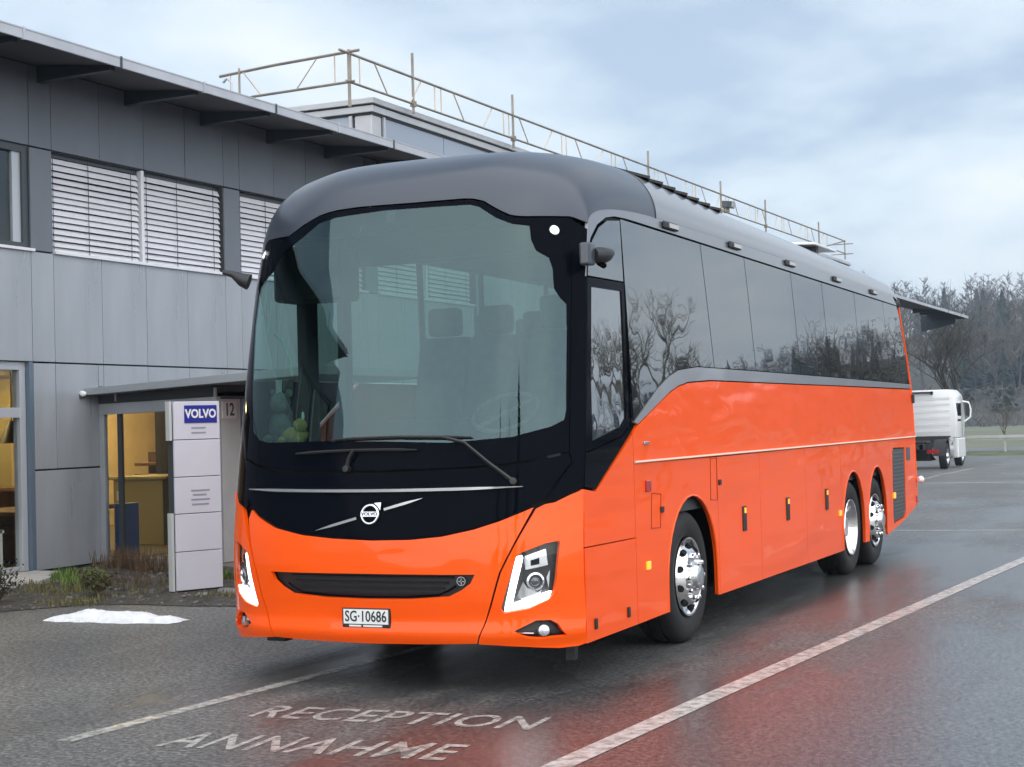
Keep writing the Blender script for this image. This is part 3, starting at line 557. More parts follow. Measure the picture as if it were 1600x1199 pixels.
fl = empty('floodlight', (-9.35, 34.1, 7.44)); tag(fl, 'small grey floodlight on the hall roof edge behind the guard rail', 'floodlight')
q = MB(); q.box((-.08, -.03, 0), (.08, .03, .2)); q.build('bracket', gm, fl)
q = MB(); q.prism([(-.14, -.17, .16), (.18, -.17, .12), (.22, -.17, .30), (-.10, -.17, .34)], (0, .34, 0)); q.build('lamp_head', frame_d, fl, bevel=.02)
q = MB(); q.prism([(.187, -.15, .14), (.218, -.15, .28), (.228, -.15, .278), (.197, -.15, .138)], (0, .30, 0)); q.build('lens', frame_l, fl)
# little vent pipe on the office roof
q = MB(); q.tube([(-10.9, 12.2, 6.3), (-10.9, 12.2, 7.32), (-10.98, 12.2, 7.40), (-11.06, 12.2, 7.34)], .022, 6); tag(q.build('vent_pipe', ht, None, smooth=50), 'thin bent vent pipe rising from the office roof', 'pipe')

# ================================================================== TOTEM SIGN
s0 = Vector((-6.325, 4.275, 0)); s1 = Vector((-6.094, 4.763, 0)); sd = (s1 - s0).normalized(); sn = Vector((sd.y, -sd.x, 0)); SW = (s1 - s0).length
totem = empty('totem_sign', (s0 + s1) / 2, math.atan2(sd.y, sd.x)); tag(totem, 'tall white company totem sign with blue name plate beside the porch', 'sign')
tw = mat('totem_white', (.66, .68, .76), .35, coat=.2, var=.03); hw = SW / 2
q = MB(); q.box((-hw + .01, .03, .02), (hw - .01, .17, 2.0)); q.build('core', core_m, totem)
zz = [.05, .455, .85, 1.235, 1.625, 2.03]
for i in range(5):
    q = MB(); q.box((-hw, 0, zz[i] + .004), (hw, .035, zz[i + 1] - .004)); pn = q.build('sign_panel', tw, totem, bevel=.004)
    if i == 4:
        q = MB(); q.box((-hw + .12, -.006, 1.80), (hw - .035, .0, 1.985)); bl = q.build('name_plate', mat('sign_blue', (.015, .035, .30), .35, coat=.3), pn)
        text_mesh('VOLVO', .125, mat('letter_white', (.85, .86, .84), .4), 'lettering', bl, frame_mtx((.043, -.0075, 1.893), (1, 0, 0), (0, 0, 1), (0, -1, 0)), .001, .0045, 1.02, .86)
    ln = {4: [(1.748, .17), (1.697, .17)], 2: [(1.09, .22), (1.045, .16), (.995, .22), (.945, .20)]}.get(i, [])
    for z, w_ in ln:
        q = MB(); q.box((-.01 - w_ * .35, -.003, z - .009), (-.01 + w_ * .65, .0, z + .009)); q.build('print_line', mat('sign_ink', (.32, .34, .42), .5), pn)
for z0, z1 in ((1.62, 2.03), (.05, .86)):
    q = MB(); q.box((-hw - .045, .02, z0), (-hw - .015, .10, z1)); q.build('edge_strip', mat('strip_pale', (.55, .58, .58), .4), totem)
q = MB(); q.box((-hw + .02, .01, -.02), (hw + .12, .22, .035)); q.build('base', mat('base_stone', (.14, .13, .12), .9, var=.3, vscale=10), totem)
# ================================================================== THE COACH
W = 2.67; XC = -W / 2; L = 11.12
ZY = [(0, -.44), (.28, -.455), (.37, -.485), (.46, -.468), (.6, -.482), (.78, -.49), (.95, -.48), (1.3, -.43), (1.6, -.38), (2.0, -.32), (2.4, -.25), (2.8, -.17), (3.2, -.05), (3.5, .1)]
def herm(tab, z):
    n = len(tab)
    if z <= tab[0][0]: return tab[0][1]
    if z >= tab[-1][0]: return tab[-1][1]
    for i in range(n - 1):
        if z <= tab[i + 1][0]: break
    def sl(j):
        a, b = tab[max(j - 1, 0)], tab[min(j + 1, n - 1)]; return (b[1] - a[1]) / (b[0] - a[0])
    (x0, y0), (x1, y1) = tab[i], tab[i + 1]; h = x1 - x0; t = (z - x0) / h
    return (2*t**3-3*t*t+1)*y0 + (t**3-2*t*t+t)*h*sl(i) + (-2*t**3+3*t*t)*y1 + (t**3-t*t)*h*sl(i+1)
def T(z): return .05 * max(0, min(1.3, (z - 1.5) / 1.4)) ** 1.3
def F(x, z):
    a = min(abs((x - XC) / (W / 2 - T(z))), 1.0)
    return herm(ZY, z) + .47 * (.28 * a * a + .72 * a ** 5)
def sfront(x, z):
    hw = W / 2 - T(z); x = max(XC - hw, min(XC + hw, x)); h = .004
    fx = (F(x + h, z) - F(x - h, z)) / (2 * h) if abs(x - XC) < hw - h else (F(x, z) - F(x - math.copysign(h, x - XC), z)) / math.copysign(h, x - XC)
    fz = (F(x, z + h) - F(x, z - h)) / (2 * h)
    return Vector((x, F(x, z), z)), Vector((fx, -1, fz)).normalized()
def rearL(z): return L + (.04 if z < 1.4 else 0) - (0 if z < 1.9 else .46 * ((z - 1.9) / 1.15) ** 1.15)
def sside(y, z):
    h = .01; return Vector((-T(z), y, z)), Vector((1, 0, (T(z + h) - T(z - h)) / (2 * h))).normalized()
def sleft(y, z):
    p, n = sside(y, z); return Vector((-W - p.x, p.y, p.z)), Vector((-n.x, n.y, n.z))
def mir(poly): return [(2 * XC - x, z) for x, z in reversed(poly)]

orange = mat('orange_paint', (.99, .096, .0003), .36, coat=.52, ior=1.2, bump=.5, bscale=.55, bdist=.14, crough=.012, stretch=(1, .5, 2.2))
black_gloss = mat('gloss_black', (.002, .003, .006), .04, ior=1.09)
black_plastic = mat('black_plastic', (.012, .012, .013), .45, bump=.1, bscale=200)
rubber = mat('rubber', (.009, .009, .0095), .7, var=.25, vscale=8, bump=.2, bscale=60)
dark_gap = mat('dark_underbody', (.008, .008, .008), .9)
grey_metal = mat('roof_paint_shaded', (.042, .052, .072), .34, metal=.25, coat=.3, crough=.2)  # grey roof paint, the dome's darker shading put into its colour
band_grey = mat('silver_grey_paint', (.30, .31, .34), .3, metal=.3, coat=.6)
roof_paint_lit = mat('roof_paint_lit', (.22, .225, .245), .3, metal=.4, coat=.6, crough=.06)  # same grey roof paint, brighter light on cove and roof put into its colour
chrome = mat('chrome', (.85, .85, .86), .07, metal=1.)
satin = mat('satin_chrome', (.62, .63, .65), .16, metal=1.)
alu = mat('polished_aluminium', (.80, .80, .81), .14, metal=1., rvar=.06, rscale=6)
cream = mat('cream_moulding', (.75, .55, .38), .3, coat=.4)
white_lens = mat('daytime_light_white', (.9, .92, .95), .2, emit=(.93, .97, 1), estr=1.5)
side_glass = mat('privacy_glass', (.012, .015, .019), .012, ior=3.7, bump=.026, bscale=.6, bdist=.16)
wind_glass = glass('windscreen_glass', (.33, .50, .46), (.66, .94, 1.), 1.8, bump=.03, bscale=.7)
far_glass = glass('tinted_window_glass', (.34, .42, .40), (1, 1, 1), 1.5)
clear_cover = glass('clear_lamp_cover', (.93, .95, .96), (1, 1, 1), 1.4)
amber = mat('amber_lens', (.9, .35, .02), .2, coat=.5, emit=(1, .45, .03), estr=.35)
red_lens = mat('red_lens', (.4, .01, .01), .2, coat=.5)
white_paint = mat('white_paint', (.80, .81, .82), .35, coat=.3, var=.04)

coach = empty('coach', (XC, 2.2, 0))
tag(coach, 'large orange touring coach with black glass front and grey roof', 'coach')
coach_inv = Matrix.Translation((-XC, -2.2, 0))
def B(name, mb, material, parent=coach, **k):          # a part built in world coordinates under the coach
    o = mb.build(name, material, parent, **k) if isinstance(mb, MB) else link(name, mb, parent)
    if parent is coach: o.matrix_parent_inverse = coach_inv
    return o
def PT(name, polys, surf, material, parent=coach, **k):
    o = patch(name, polys, surf, material, parent, **k)
    if parent is coach: o.matrix_parent_inverse = coach_inv
    return o
def cl(poly): return [(max(-2.60, x), z) for x, z in poly]

# ---- front: windscreen, its black border, nose, bumper
WO, WI = cl(D['WO']), cl(D['WI'])
WI = [(max(x, -2.52), z) for x, z in WI]
ws = PT('windscreen', [WI], sfront, wind_glass, thick=.0, off=-.002, step=.06)
PT('windscreen_border', [WO, WI], sfront, black_gloss, step=.06)
NB = D['NB']
nose = PT('nose_panel', [NB], sfront, black_gloss, step=.06, thick=.02)
seamR = [D['OC'][i] for i in range(11, 17)]
botL = mir(seamR)
oc = D['OC'][:17] + [(-.9, .306), (XC, .303), (-1.8, .306)] + mir(D['OC'][11:17])[0:6]
# keep the nose outline on the left
oc = D['OC'][:17] + [(-.95, .31), (XC, .305), (-1.75, .31)] + [(-2.088, .319), (-2.137, .445), (-2.18, .567), (-2.241, .766), (-2.31, .964), (-2.345, 1.10)]
GR = D['GRh'][1:-1]; GR = [(XC, .757)] + GR + [(XC, .592)] + [(2 * XC - x, z) for x, z in reversed(GR)]
bumper = PT('bumper', [oc, GR], sfront, orange, step=.04, thick=.03)
PT('grille', [GR], sfront, black_plastic, off=-.05, thick=.0, step=.08)
gin = [(x * .86 + XC * .14, .675 + (z - .675) * .72 - .012) for x, z in GR]
grim = MB(); pts = [sfront(x, z)[0] + sfront(x, z)[1] * -.03 for x, z in gin[len(gin)//4:len(gin)*3//4 + 2]]
grim.tube(pts, .006, 6); B('grille_rim', grim, black_gloss, smooth=40)
for zz in (.63, .665, .70, .735):
    q = MB(); hwx = .62 - (.757 - zz) * .9
    q.tube([sfront(XC + hwx * t / 6, zz)[0] + Vector((0, .04, 0)) for t in range(-6, 7)], .008, 5); B('grille_slat', q, black_plastic, smooth=40)
p, n = sfront(-.671, .712); bd = MB(); bd.lathe([(.024, 0), (.030, 0), (.030, .008), (.024, .008)], p - n * .03, n, 20, True)
bd.box((p.x - .02, p.y - .004 + .02, p.z - .004), (p.x + .02, p.y + .004 + .02, p.z + .004)); bd.box((p.x - .004, p.y + .016, p.z - .02), (p.x + .004, p.y + .024, p.z + .02)); B('grille_badge', bd, satin, smooth=40)
seamO = D['ORseam']
ORp = D['OR'][:-1] + [(-.004, 1.268), (0, .9), (0, .6), (0, .29), (-.04, .275), (-.13, .272), (-.3, .292), (-.45, .306)] + seamO
for mirq in (False, True):
    f_ = mir if mirq else (lambda q: q)
    HLp, FGp, DRp = f_(D['HL']), f_(D['FG']), f_(D['DRL'])
    cp = PT('corner_panel', [f_(ORp), HLp, FGp], sfront, orange, step=.05, thick=.03)
    sg = -1 if mirq else 1
    X = lambda x: 2 * XC - x if mirq else x
    hl = PT('headlight', [HLp], sfront, black_plastic, off=-.055, thick=.0, step=.06)
    PT('daytime_light', [DRp], sfront, white_lens, off=-.006, thick=.03, step=.05, parent=hl)
    PT('lamp_cover', [HLp], sfront, clear_cover, off=-.002, thick=0, step=.05, parent=hl)
    p, n = sfront(X(-.226), .70); q = MB(); q.lathe([(.050, -.03), (.058, -.018), (.046, -.012), (.040, -.03)], p, n, 24, True); B('projector_ring', q, chrome, hl, smooth=40)
    q = MB(); q.ball(p - n * .05, .042, n=16); B('projector_lens', q, mat('lamp_lens', (.05, .06, .07), .02, coat=1., ior=1.7), hl, smooth=60)
    q = MB(); pp = [(-.285, .86), (-.165, .905), (-.155, .80), (-.275, .775)]; PT('reflector', [f_([(x, z) for x, z in pp])], sfront, chrome, off=-.035, thick=.02, step=.03, parent=hl)
    pp = [(-.245, .835), (-.20, .85), (-.2, .81), (-.245, .80)]; PT('reflector_bulb', [f_(pp)], sfront, black_gloss, off=-.028, thick=.01, step=.03, parent=hl)
    pp = [(-.335, .60), (-.29, .70), (-.27, .66), (-.215, .63), (-.19, .645), (-.2, .62), (-.30, .582)]; PT('reflector', [f_(pp)], sfront, chrome, off=-.035, thick=.02, step=.03, parent=hl)
    pp = [(-.165, .72), (-.145, .77), (-.155, .65)]; PT('reflector', [f_(pp)], sfront, chrome, off=-.035, thick=.02, step=.03, parent=hl)
    fg = PT('fog_lamp_recess', [FGp], sfront, black_plastic, off=-.05, thick=0, step=.06)
    p, n = sfront(X(-.189), .393); q = MB(); q.lathe([(.001, -.012), (.026, -.014), (.036, -.02), (.04, -.05)], p, n, 20); B('fog_lamp', q, mat('fog_lamp_glass', (.5, .52, .55), .08, metal=.7, coat=1), fg, smooth=40)
    q = MB(); a, b = sfront(X(-.33), .385)[0], sfront(X(-.24), .378)[0]; q.tube([a - n * .03, b - n * .03], .004, 5); B('fog_blade', q, satin, fg)
# A-pillars and their feet
for mirq in (False, True):
    f_ = mir if mirq else (lambda q: q)
    edge = [(-.135, 3.045), (-.105, 2.664), (-.086, 2.115), (-.072, 1.516), (-.055, 1.446), (-.178, 1.205), (-.136, 1.202), (-.07, 1.243), (-.004, 1.28)]
    if mirq: edge = [(-.075, 3.02), (-.07, 2.833), (-.07, 2.5), (-.115, 2.034), (-.22, 1.50), (-.245, 1.49), (-.30, 1.20), (-.28, 1.165), (-.2, 1.19), (-.136, 1.202), (-.07, 1.243), (-.004, 1.28)]
    rim_ = [(-T(z), z) for z in (1.6, 2.0, 2.4, 2.8, 2.98)]
    PT('windscreen_pillar', [f_(edge + rim_)], sfront, black_gloss, step=.05, off=-.003)
# hidden dark backing that closes the gaps between panels
PT('front_backing', [[(-2.62, .34), (-.05, .34), (-.05, 1.54), (-2.62, 1.54)]], sfront, dark_gap, off=-.055, thick=0, step=.1)
# chrome bar
cb = MB(); n_ = 28; ring = []
for i in range(n_ + 1):
    t = i / n_; x = -2.33 + (2.33 - .306) * t; z = 1.288 + .012 * (2 * t - 1) ** 2; hh = .019 * min(1, .25 + 6 * t, .25 + 5 * (1 - t)); p, n = sfront(x, z)
    ring.append([p + n * .0 + Vector((0, 0, -hh)), p + n * .022 + Vector((0, 0, -hh * .5)), p + n * .022 + Vector((0, 0, hh * .5)), p + Vector((0, 0, hh))])
vs = [q for r_ in ring for q in r_]; fs = []
for i in range(n_):
    for k in range(3): fs.append((i*4+k, (i+1)*4+k, (i+1)*4+k+1, i*4+k+1))
fs += [(0, 1, 2, 3), (n_*4+3, n_*4+2, n_*4+1, n_*4)]
cb.add(vs, fs); B('chrome_bar', cb, satin, smooth=50)
# emblem: slanted bars, ring with arrow, lettering
em = empty('emblem'); em.parent = coach; em.matrix_parent_inverse = coach_inv
def fp(x, z, o=0.): p, n = sfront(x, z); return p + n * o
for a, b in (((-1.71, 1.032), (-1.40, 1.112)), ((-1.20, 1.168), (-.93, 1.238))):
    q = MB(); k = 8; d_ = (Vector((b[0], 0, b[1])) - Vector((a[0], 0, a[1]))).normalized(); nn = Vector((-d_.z, 0, d_.x)); vs = []; fs = []
    for i in range(k + 1):
        t = i / k; x = a[0] + (b[0] - a[0]) * t; z = a[1] + (b[1] - a[1]) * t
        hh = .014 * (min(1, .1 + 2.2 * t) if a[0] < -1.6 else min(1, .1 + 2.2 * (1 - t)))
        vs += [fp(x, z) - nn * hh, fp(x, z, .014) - nn * hh * .6, fp(x, z, .014) + nn * hh * .6, fp(x, z) + nn * hh]
    for i in range(k):
        for j in range(3): fs.append((i*4+j, (i+1)*4+j, (i+1)*4+j+1, i*4+j+1))
    fs += [(0, 1, 2, 3), (k*4+3, k*4+2, k*4+1, k*4)]
    q.add(vs, fs); q.build('emblem_bar', satin, em, smooth=50)
p, n = sfront(-1.30, 1.138); q = MB(); q.lathe([(.052, -.002), (.068, -.002), (.068, .016), (.063, .021), (.056, .021), (.052, .016)], p, n, 36, True); q.build('emblem_ring', satin, em, smooth=35)
up = Vector((0, 0, 1)); up = (up - n * up.dot(n)).normalized(); xr = up.cross(n)
q = MB(); q.prism([p + xr * a + up * b for a, b in ((.030, .072), (.082, .076), (.078, .024), (.062, .046), (.052, .055))], n * .02); q.build('emblem_arrow', satin, em)
q = MB(); q.prism([p + xr * a + up * b + n * .004 for a, b in ((-.064, -.016), (.064, -.016), (.064, .016), (-.064, .016))], n * .018); q.build('emblem_band', satin, em)
text_mesh('VOLVO', .030, mat('emblem_ink', (.02, .03, .08), .4), 'emblem_lettering', em, frame_mtx(p + n * .0235, xr, up, n), .001, .0008, 1.05, 1.15)
# number plate
p, n = sfront(-1.34, .475); n = Vector((0, -1, 0)); c0 = Vector((-1.341, p.y - .012, .472))
npl = MB(); npl.box((c0.x - .178, c0.y, c0.z - .066), (c0.x + .178, c0.y + .03, c0.z + .062)); pl = B('number_plate', npl, black_plastic, bevel=.006)
q = MB(); q.box((c0.x - .165, c0.y - .004, c0.z - .040), (c0.x + .165, c0.y + .002, c0.z + .054)); q.build('plate_face', mat('plate_white', (.78, .80, .80), .35), pl)
text_mesh('SG\u00b710686', .098, mat('plate_black', (.01, .01, .012), .5), 'plate_lettering', pl, frame_mtx(c0 + Vector((0, -.005, .006)), (1, 0, 0), (0, 0, 1), (0, -1, 0)), .001, .001, 1.0, .80)
for a, b in ((-.125, -.035), (-.02, .12)):
    q = MB(); q.box((c0.x + a, c0.y - .003, c0.z - .058), (c0.x + b, c0.y + .002, c0.z - .047)); q.build('holder_print', white_paint, pl)
# wipers
def wiper(arm, blade):
    q = MB(); q.tube([fp(x, z, .035 if i else .02) for i, (x, z) in enumerate(arm)], [.016] + [.011] * (len(arm) - 1), 6); w_ = B('wiper', q, black_plastic, smooth=50)
    q = MB(); (x0, z0), (x1, z1) = blade; q.tube([fp(x0 + (x1 - x0) * t / 8, z0 + (z1 - z0) * t / 8 + .010 * math.sin(math.pi * t / 8), .024) for t in range(9)], [.005] + [.010] * 7 + [.005], 5); q.build('wiper_blade', rubber, w_, smooth=50)
    q = MB(); pp, nn = sfront(*arm[0]); q.lathe([(.001, .04), (.022, .038), (.026, 0)], pp, nn, 14); q.build('wiper_pivot', black_plastic, w_, smooth=40)
wiper([(-.36, 1.335), (-.50, 1.45), (-.66, 1.585), (-.80, 1.622), (-1.10, 1.630)], ((-1.62, 1.622), (-.62, 1.618)))
wiper([(-1.49, 1.43), (-1.47, 1.50), (-1.44, 1.548)], ((-1.9, 1.535), (-.98, 1.545)))
# lamps high in the windscreen border
for x, z in (D['misc'][0], (-2.43, 2.945)):
    p, n = sfront(max(-2.47, x), z); q = MB(); q.lathe([(.034, 0), (.034, .012), (.028, .016), (.026, .008)], p, n, 20, True); lo = B('high_marker_lamp', q, chrome, smooth=40)
    q = MB(); q.lathe([(.0005, .014), (.018, .012), (.026, .006)], p, n, 18); q.build('lamp_lens', white_lens, lo, smooth=50)
p, n = sfront(-1.311, 3.128); q = MB(); q.prism([p - n * .012 + Vector((a, 0, b)) + Vector((0, (b) * .3, 0)) for a, b in ((-.035, -.045), (.035, -.045), (.035, .045), (-.035, .045))], (0, .02, 0)); B('windscreen_sensor', q, black_plastic)

# ---- roof: front dome and main roof
ZC = [(-2.67, 2.93), (-2.58, 2.985), (-2.43, 3.055), (-2.15, 3.052), (-2.02, 3.120), (-1.885, 3.175), (-1.78, 3.197), (-1.57, 3.206), (-1.125, 3.20), (-.736, 3.202), (-.648, 3.179), (-.559, 3.122), (-.475, 3.075), (-.397, 3.060), (-.135, 3.062), (-.05, 3.02), (0, 2.95)]
def zc(x): return float(np.interp(x, *zip(*ZC)))
def edgeZ(y): return 3.2 - .075 * max(0, (y - 4) / 7) ** 1.3
def roofZ(a, y):
    e0 = edgeZ(y); hgt = .40 - .10 * max(0, (y - 3) / 8) + .065 * max(0, min(1, (3.6 - y) / 1.9))
    return e0 + hgt * (1 - min(1, abs(a)) ** 5) ** .5
Y1 = 1.75; XT = T(3.2)
def cap(s, t):
    """s across -1..1, t from windscreen top (0) back to the roof (1)"""
    x1 = XC + s * (W / 2 - XT); z0 = zc(x1); x0 = XC + s * (W / 2 - T(z0)); z0 = zc(x0); y0 = F(x0, z0); zr = roofZ(s, Y1)
    d = zr - z0; e_ = max(.05, min(1, d / .35))
    P0 = Vector((x0, y0, z0)); P1 = Vector((x0, y0 + .10 * d, z0 + .62 * d)); P2 = Vector((x1, y0 + .30 + .35 * (1 - e_), zr)); P3 = Vector((x1, Y1, zr))
    return P0 * (1-t)**3 + P1 * 3*t*(1-t)**2 + P2 * 3*t*t*(1-t) + P3 * t**3
sv = [math.sin(math.pi / 2 * i / 30) for i in range(-30, 31)]
sv = [.55 * s + .45 * math.sin(math.pi / 2 * s) for s in sv]; sv[0] = -1; sv[-1] = 1
tv = [i / 16 for i in range(17)]
def grid(name, fn, us, vs_, material, smooth=60):
    q = MB(); V = [fn(u, v) for v in vs_ for u in us]; nu = len(us)
    q.add(V, [(j*nu+i, j*nu+i+1, (j+1)*nu+i+1, (j+1)*nu+i) for j in range(len(vs_)-1) for i in range(nu-1)]); return B(name, q, material, smooth=smooth)
grid('roof_cap', cap, sv, tv, grey_metal)
def roof(s, y):
    yy = min(y, 10.35); z = roofZ(s, yy); x = XC + s * (W / 2 - XT)
    if y > 10.35: k = (y - 10.35) / .4; z = z - (z - 3.02) * (1 - math.sqrt(max(0, 1 - k * k))); 
    return Vector((x, y - (.02 if y > 10.7 else 0), z))
grid('roof', roof, sv, [Y1 + .006, 2.4, 3.2, 4, 5, 6, 7, 8, 9, 9.8, 10.35, 10.45, 10.55, 10.63, 10.69, 10.73, 10.75], roof_paint_lit)
# seam strip between dome and roof
q = MB(); q.tube([cap(s, .995) + Vector((0, 0, -.004)) for s in sv], .006, 5); B('roof_seam', q, black_plastic)
# ---- side (the one that is seen): cove, glass, band, panels
def wtop(y): return 3.128 - .0095 * max(0, y - 1.2)
arc = [(.262, 2.66), (.30, 2.797), (.39, 2.926), (.53, 3.030), (.70, 3.095), (.87, 3.120), (1.1, 3.128)]
capedge = [cap(1, t) for t in [i / 12 for i in range(13)]]
cove = [(p.y, p.z) for p in capedge][0:] + [(y, edgeZ(y)) for y in (2.5, 4, 6, 8, 10, 10.35)] + [(10.50, 3.06), (10.56, wtop(10.56) - .004)] + [(y, wtop(y)) for y in (9, 7, 5, 3, 1.3)] + list(reversed(arc)) + [(F(0, z), z) for z in (2.66, 2.75, 2.85)]
for nm, sf in (('cove_panel', sside), ('cove_panel', sleft)):
    PT(nm, [cove], sf, roof_paint_lit, step=.12, thick=.02, off=-.001)
g_ = .007
bt = D['s_band_top']; bt = [(y, z) for y, z in bt]
def btz(y): return float(np.interp(y, [p[0] for p in bt], [p[1] for p in bt]))
divs = [(.985, .925), (2.78, 2.93), (4.0, 4.13), (5.54, 5.66), (6.75, 6.86), (8.21, 8.31), (9.74, 9.86)]
ends = divs + [(10.56, rearL(2.08) - .03)]
for i in range(len(divs)):
    (t0, b0), (t1, b1) = divs[i], ends[i + 1]; a = g_ if i else g_
    lo = [(y, z + .008) for y, z in bt if b0 + .06 < y < b1 - .06]
    if i == 0: lo = [(.995, 1.70)] + lo
    last = i == len(divs) - 1
    pane = ([(b0 + g_, btz(b0) + .008)] if i else []) + lo + [(b1 - g_, btz(b1) + .008)]
    if last: pane += [(rearL(z) - .035, z) for z in (2.3, 2.5, 2.7, 2.9)]
    pane += [(t1 - g_, wtop(t1) - .016), (t0 + g_, wtop(t0) - .016)]
    PT('side_window', [pane], sside, side_glass, step=.25, off=-.004, thick=.015)
    if i < 6:
        PT('passenger_window', [[(b0, 2.07), (b1, 2.07), (t1, wtop(t1) + .01), (t0, wtop(t0) + .01)]], sleft, far_glass, step=.3, off=-.004, thick=0)
for t0, b0 in divs:
    q = MB(); q.beam((-W + .012, b0, 2.05), (-W + T(3.1) + .006, t0, 3.13), .06, .03, (1, 0, 0)); B('window_post', q, black_plastic)
PT('window_frame', [[(.06, 1.40), (1.0, 1.44), (.95, 1.68)] + bt[1:] + [(rearL(2.3) - .02, 2.3), (rearL(2.7) - .02, 2.7), (10.60, 3.03)] + [(y, wtop(y)) for y in (9, 7, 5, 3, 1.3)] + list(reversed(arc)) + [(.22, 2.4), (.15, 2.0), (.09, 1.6)]], sside, black_gloss, step=.3, off=-.026, thick=.0)
# driver quarter: upper pane, driver window with bright pane, lower black triangle
PT('quarter_window', [[(.30, 2.668)] + [(y + .03, z - .02) for y, z in arc[1:5]] + [(.975, 3.10), (.962, 2.672)]], sside, side_glass, step=.15, off=-.004)
dwf = [(.285, 2.655), (.962, 2.660), (.925, 2.13), (.885, 1.66), (.74, 1.60), (.13, 1.51), (.17, 2.0)]
dwi = [(.345, 2.595), (.905, 2.60), (.872, 2.13), (.835, 1.72), (.74, 1.665), (.20, 1.575), (.235, 2.0)]
dwo = PT('driver_window_frame', [dwf, dwi], sside, black_gloss, step=.15, off=-.002)
PT('driver_window', [dwi], sside, mat('driver_glass', (.02, .025, .03), .01, ior=4.5, bump=.05, bscale=1.0, bdist=.15), step=.15, off=-.009, thick=0)
PT('front_side_trim', [[(F(0, z) + .004, z) for z in (1.285, 1.5)] + [(.125, 1.503), (.74, 1.592), (.885, 1.65), (.985, 1.655), (.225, 1.258)]], sside, black_gloss, step=.15, off=-.001)
PT('pillar_side', [[(F(0, z) + .003, z) for z in (1.51, 1.8, 2.1, 2.4, 2.64)] + [(.262, 2.652), (.165, 2.0), (.12, 1.515)]], sside, black_gloss, step=.15, off=-.001)
# grey band sweeping over the front wheel and along the waist
ot = D['s_orange_top'][2:]; ot = [(y, z) for y, z in ot]
ot[-1] = (rearL(2.0), 2.004); bt2 = bt[:-1] + [(rearL(2.06), 2.064)]
PT('waist_band', [[(y, z + .006) for y, z in ot] + list(reversed(bt2))], sside, band_grey, step=.15, thick=.02)
def otz(y): return float(np.interp(y, [.03, .216] + [p[0] for p in ot], [1.265, 1.237] + [p[1] for p in ot])) - .004
def archp(yc, hw, top, y0, y1, n=16):
    """arch outline from left foot to right foot"""
    zf = .30; zc_ = .5; pts = []
    for i in range(n + 1):
        a = math.pi - math.pi * i / n; pts.append((yc + hw * math.cos(a), zc_ + (top - zc_) * math.sin(a)))
    return [(yc - hw, zf)] + pts + [(yc + hw, zf)]
sk = .295
def side_panels(sf, detail=True):
    if not detail:
        PT('side_panel', [[(.01, sk)] + archp(2.2, .6, 1.12, 0, 0) + archp(7.64, .52, 1.10, 0, 0) + archp(8.83, .5, 1.11, 0, 0) + [(9.5, .31), (11.1, .53), (L + .02, 1.4), (rearL(2.1), 2.06), (1.75, 2.06), (1.07, 1.67), (.23, 1.243), (.02, 1.265)]], sf, orange, step=.3, thick=.03); return
    PT('door_lower_panel', [[(.006, .285), (.944, .292), (.944, .884), (.006, .89)]], sf, orange, step=.2, thick=.03)
    PT('door_upper_panel', [[(.006, .898), (.944, .892), (.944, otz(.944)), (.226, 1.243), (.02, 1.268)]], sf, orange, step=.2, thick=.03)
    PT('front_wheel_panel', [[(.952, .292)] + archp(2.2, .60, 1.12, 0, 0) + [(2.85, sk), (2.85, 1.392), (.952, 1.400)]], sf, orange, step=.2, thick=.03)
    for a, b in ((2.857, 4.065), (4.072, 5.635), (5.642, 7.07)):
        PT('luggage_door', [[(a, sk), (b, sk), (b, 1.392), (a, 1.392)]], sf, orange, step=.3, thick=.03)
    PT('rear_wheel_panel', [[(7.077, sk)] + archp(7.64, .52, 1.10, 0, 0)[0:] + archp(8.83, .5, 1.11, 0, 0) + [(9.5, .31), (9.545, .318), (9.545, 1.39), (7.077, 1.392)]], sf, orange, step=.2, thick=.03)
    PT('rear_panel', [[(9.552, .32), (10.3, .40), (11.1, .53), (L + .035, .7), (L + .04, 1.388), (9.552, 1.39)], [(9.70, .40), (10.36, .44), (10.43, .52), (10.455, 1.285), (9.78, 1.295), (9.72, 1.25), (9.68, .46)]], sf, orange, step=.2, thick=.03)
    PT('upper_side_panel', [[(.952, 1.417), (6.2, 1.408), (rearL(1.41), 1.404), (rearL(2.0), 1.995)] + [(y, z - .004) for y, z in reversed(ot)][1:] + [(.952, otz(.952))]], sf, orange, step=.2, thick=.03)
side_panels(sside); side_panels(sleft, False)
PT('front_side_trim', [[(F(0, z) + .004, z) for z in (1.285, 1.6, 2.06)] + [(1.7, 2.06), (1.04, 1.68), (.225, 1.258)]], sleft, black_gloss, step=.15, off=-.001)
for yc, hw, tp in ((2.2, .6, 1.12), (7.64, .52, 1.10), (8.83, .5, 1.11)):      # rolled arch lip
    q = MB(); q.tube([(-.004, y, z) for y, z in archp(yc, hw, tp, 0, 0)], .011, 6); B('wheel_arch_lip', q, orange, smooth=60)
PT('side_backing', [[(.05, .33), (1.55, .33), (1.55, 1.15), (2.2, 1.16), (2.83, 1.15), (2.83, .33), (7.1, .33), (7.1, 1.14), (9.36, 1.14), (9.36, .36), (11.0, .56), (11.0, 1.98), (2.2, 1.95), (.9, 1.55), (.05, 1.22)]], sside, dark_gap, step=.4, off=-.05, thick=0)
q = MB(); q.tube([(.007, y, 1.4115 - .0008 * y) for y in (.955, 3, 5, 7, 9, L + .02)], .010, 6); B('moulding', q, cream, smooth=60)
vg = PT('vent_panel', [[(9.712, .415), (10.35, .452), (10.417, .525), (10.442, 1.272), (9.786, 1.282), (9.733, 1.245), (9.694, .465)]], sside, mat('vent_grey', (.055, .06, .065), .5), step=.2, off=-.008, thick=.02)
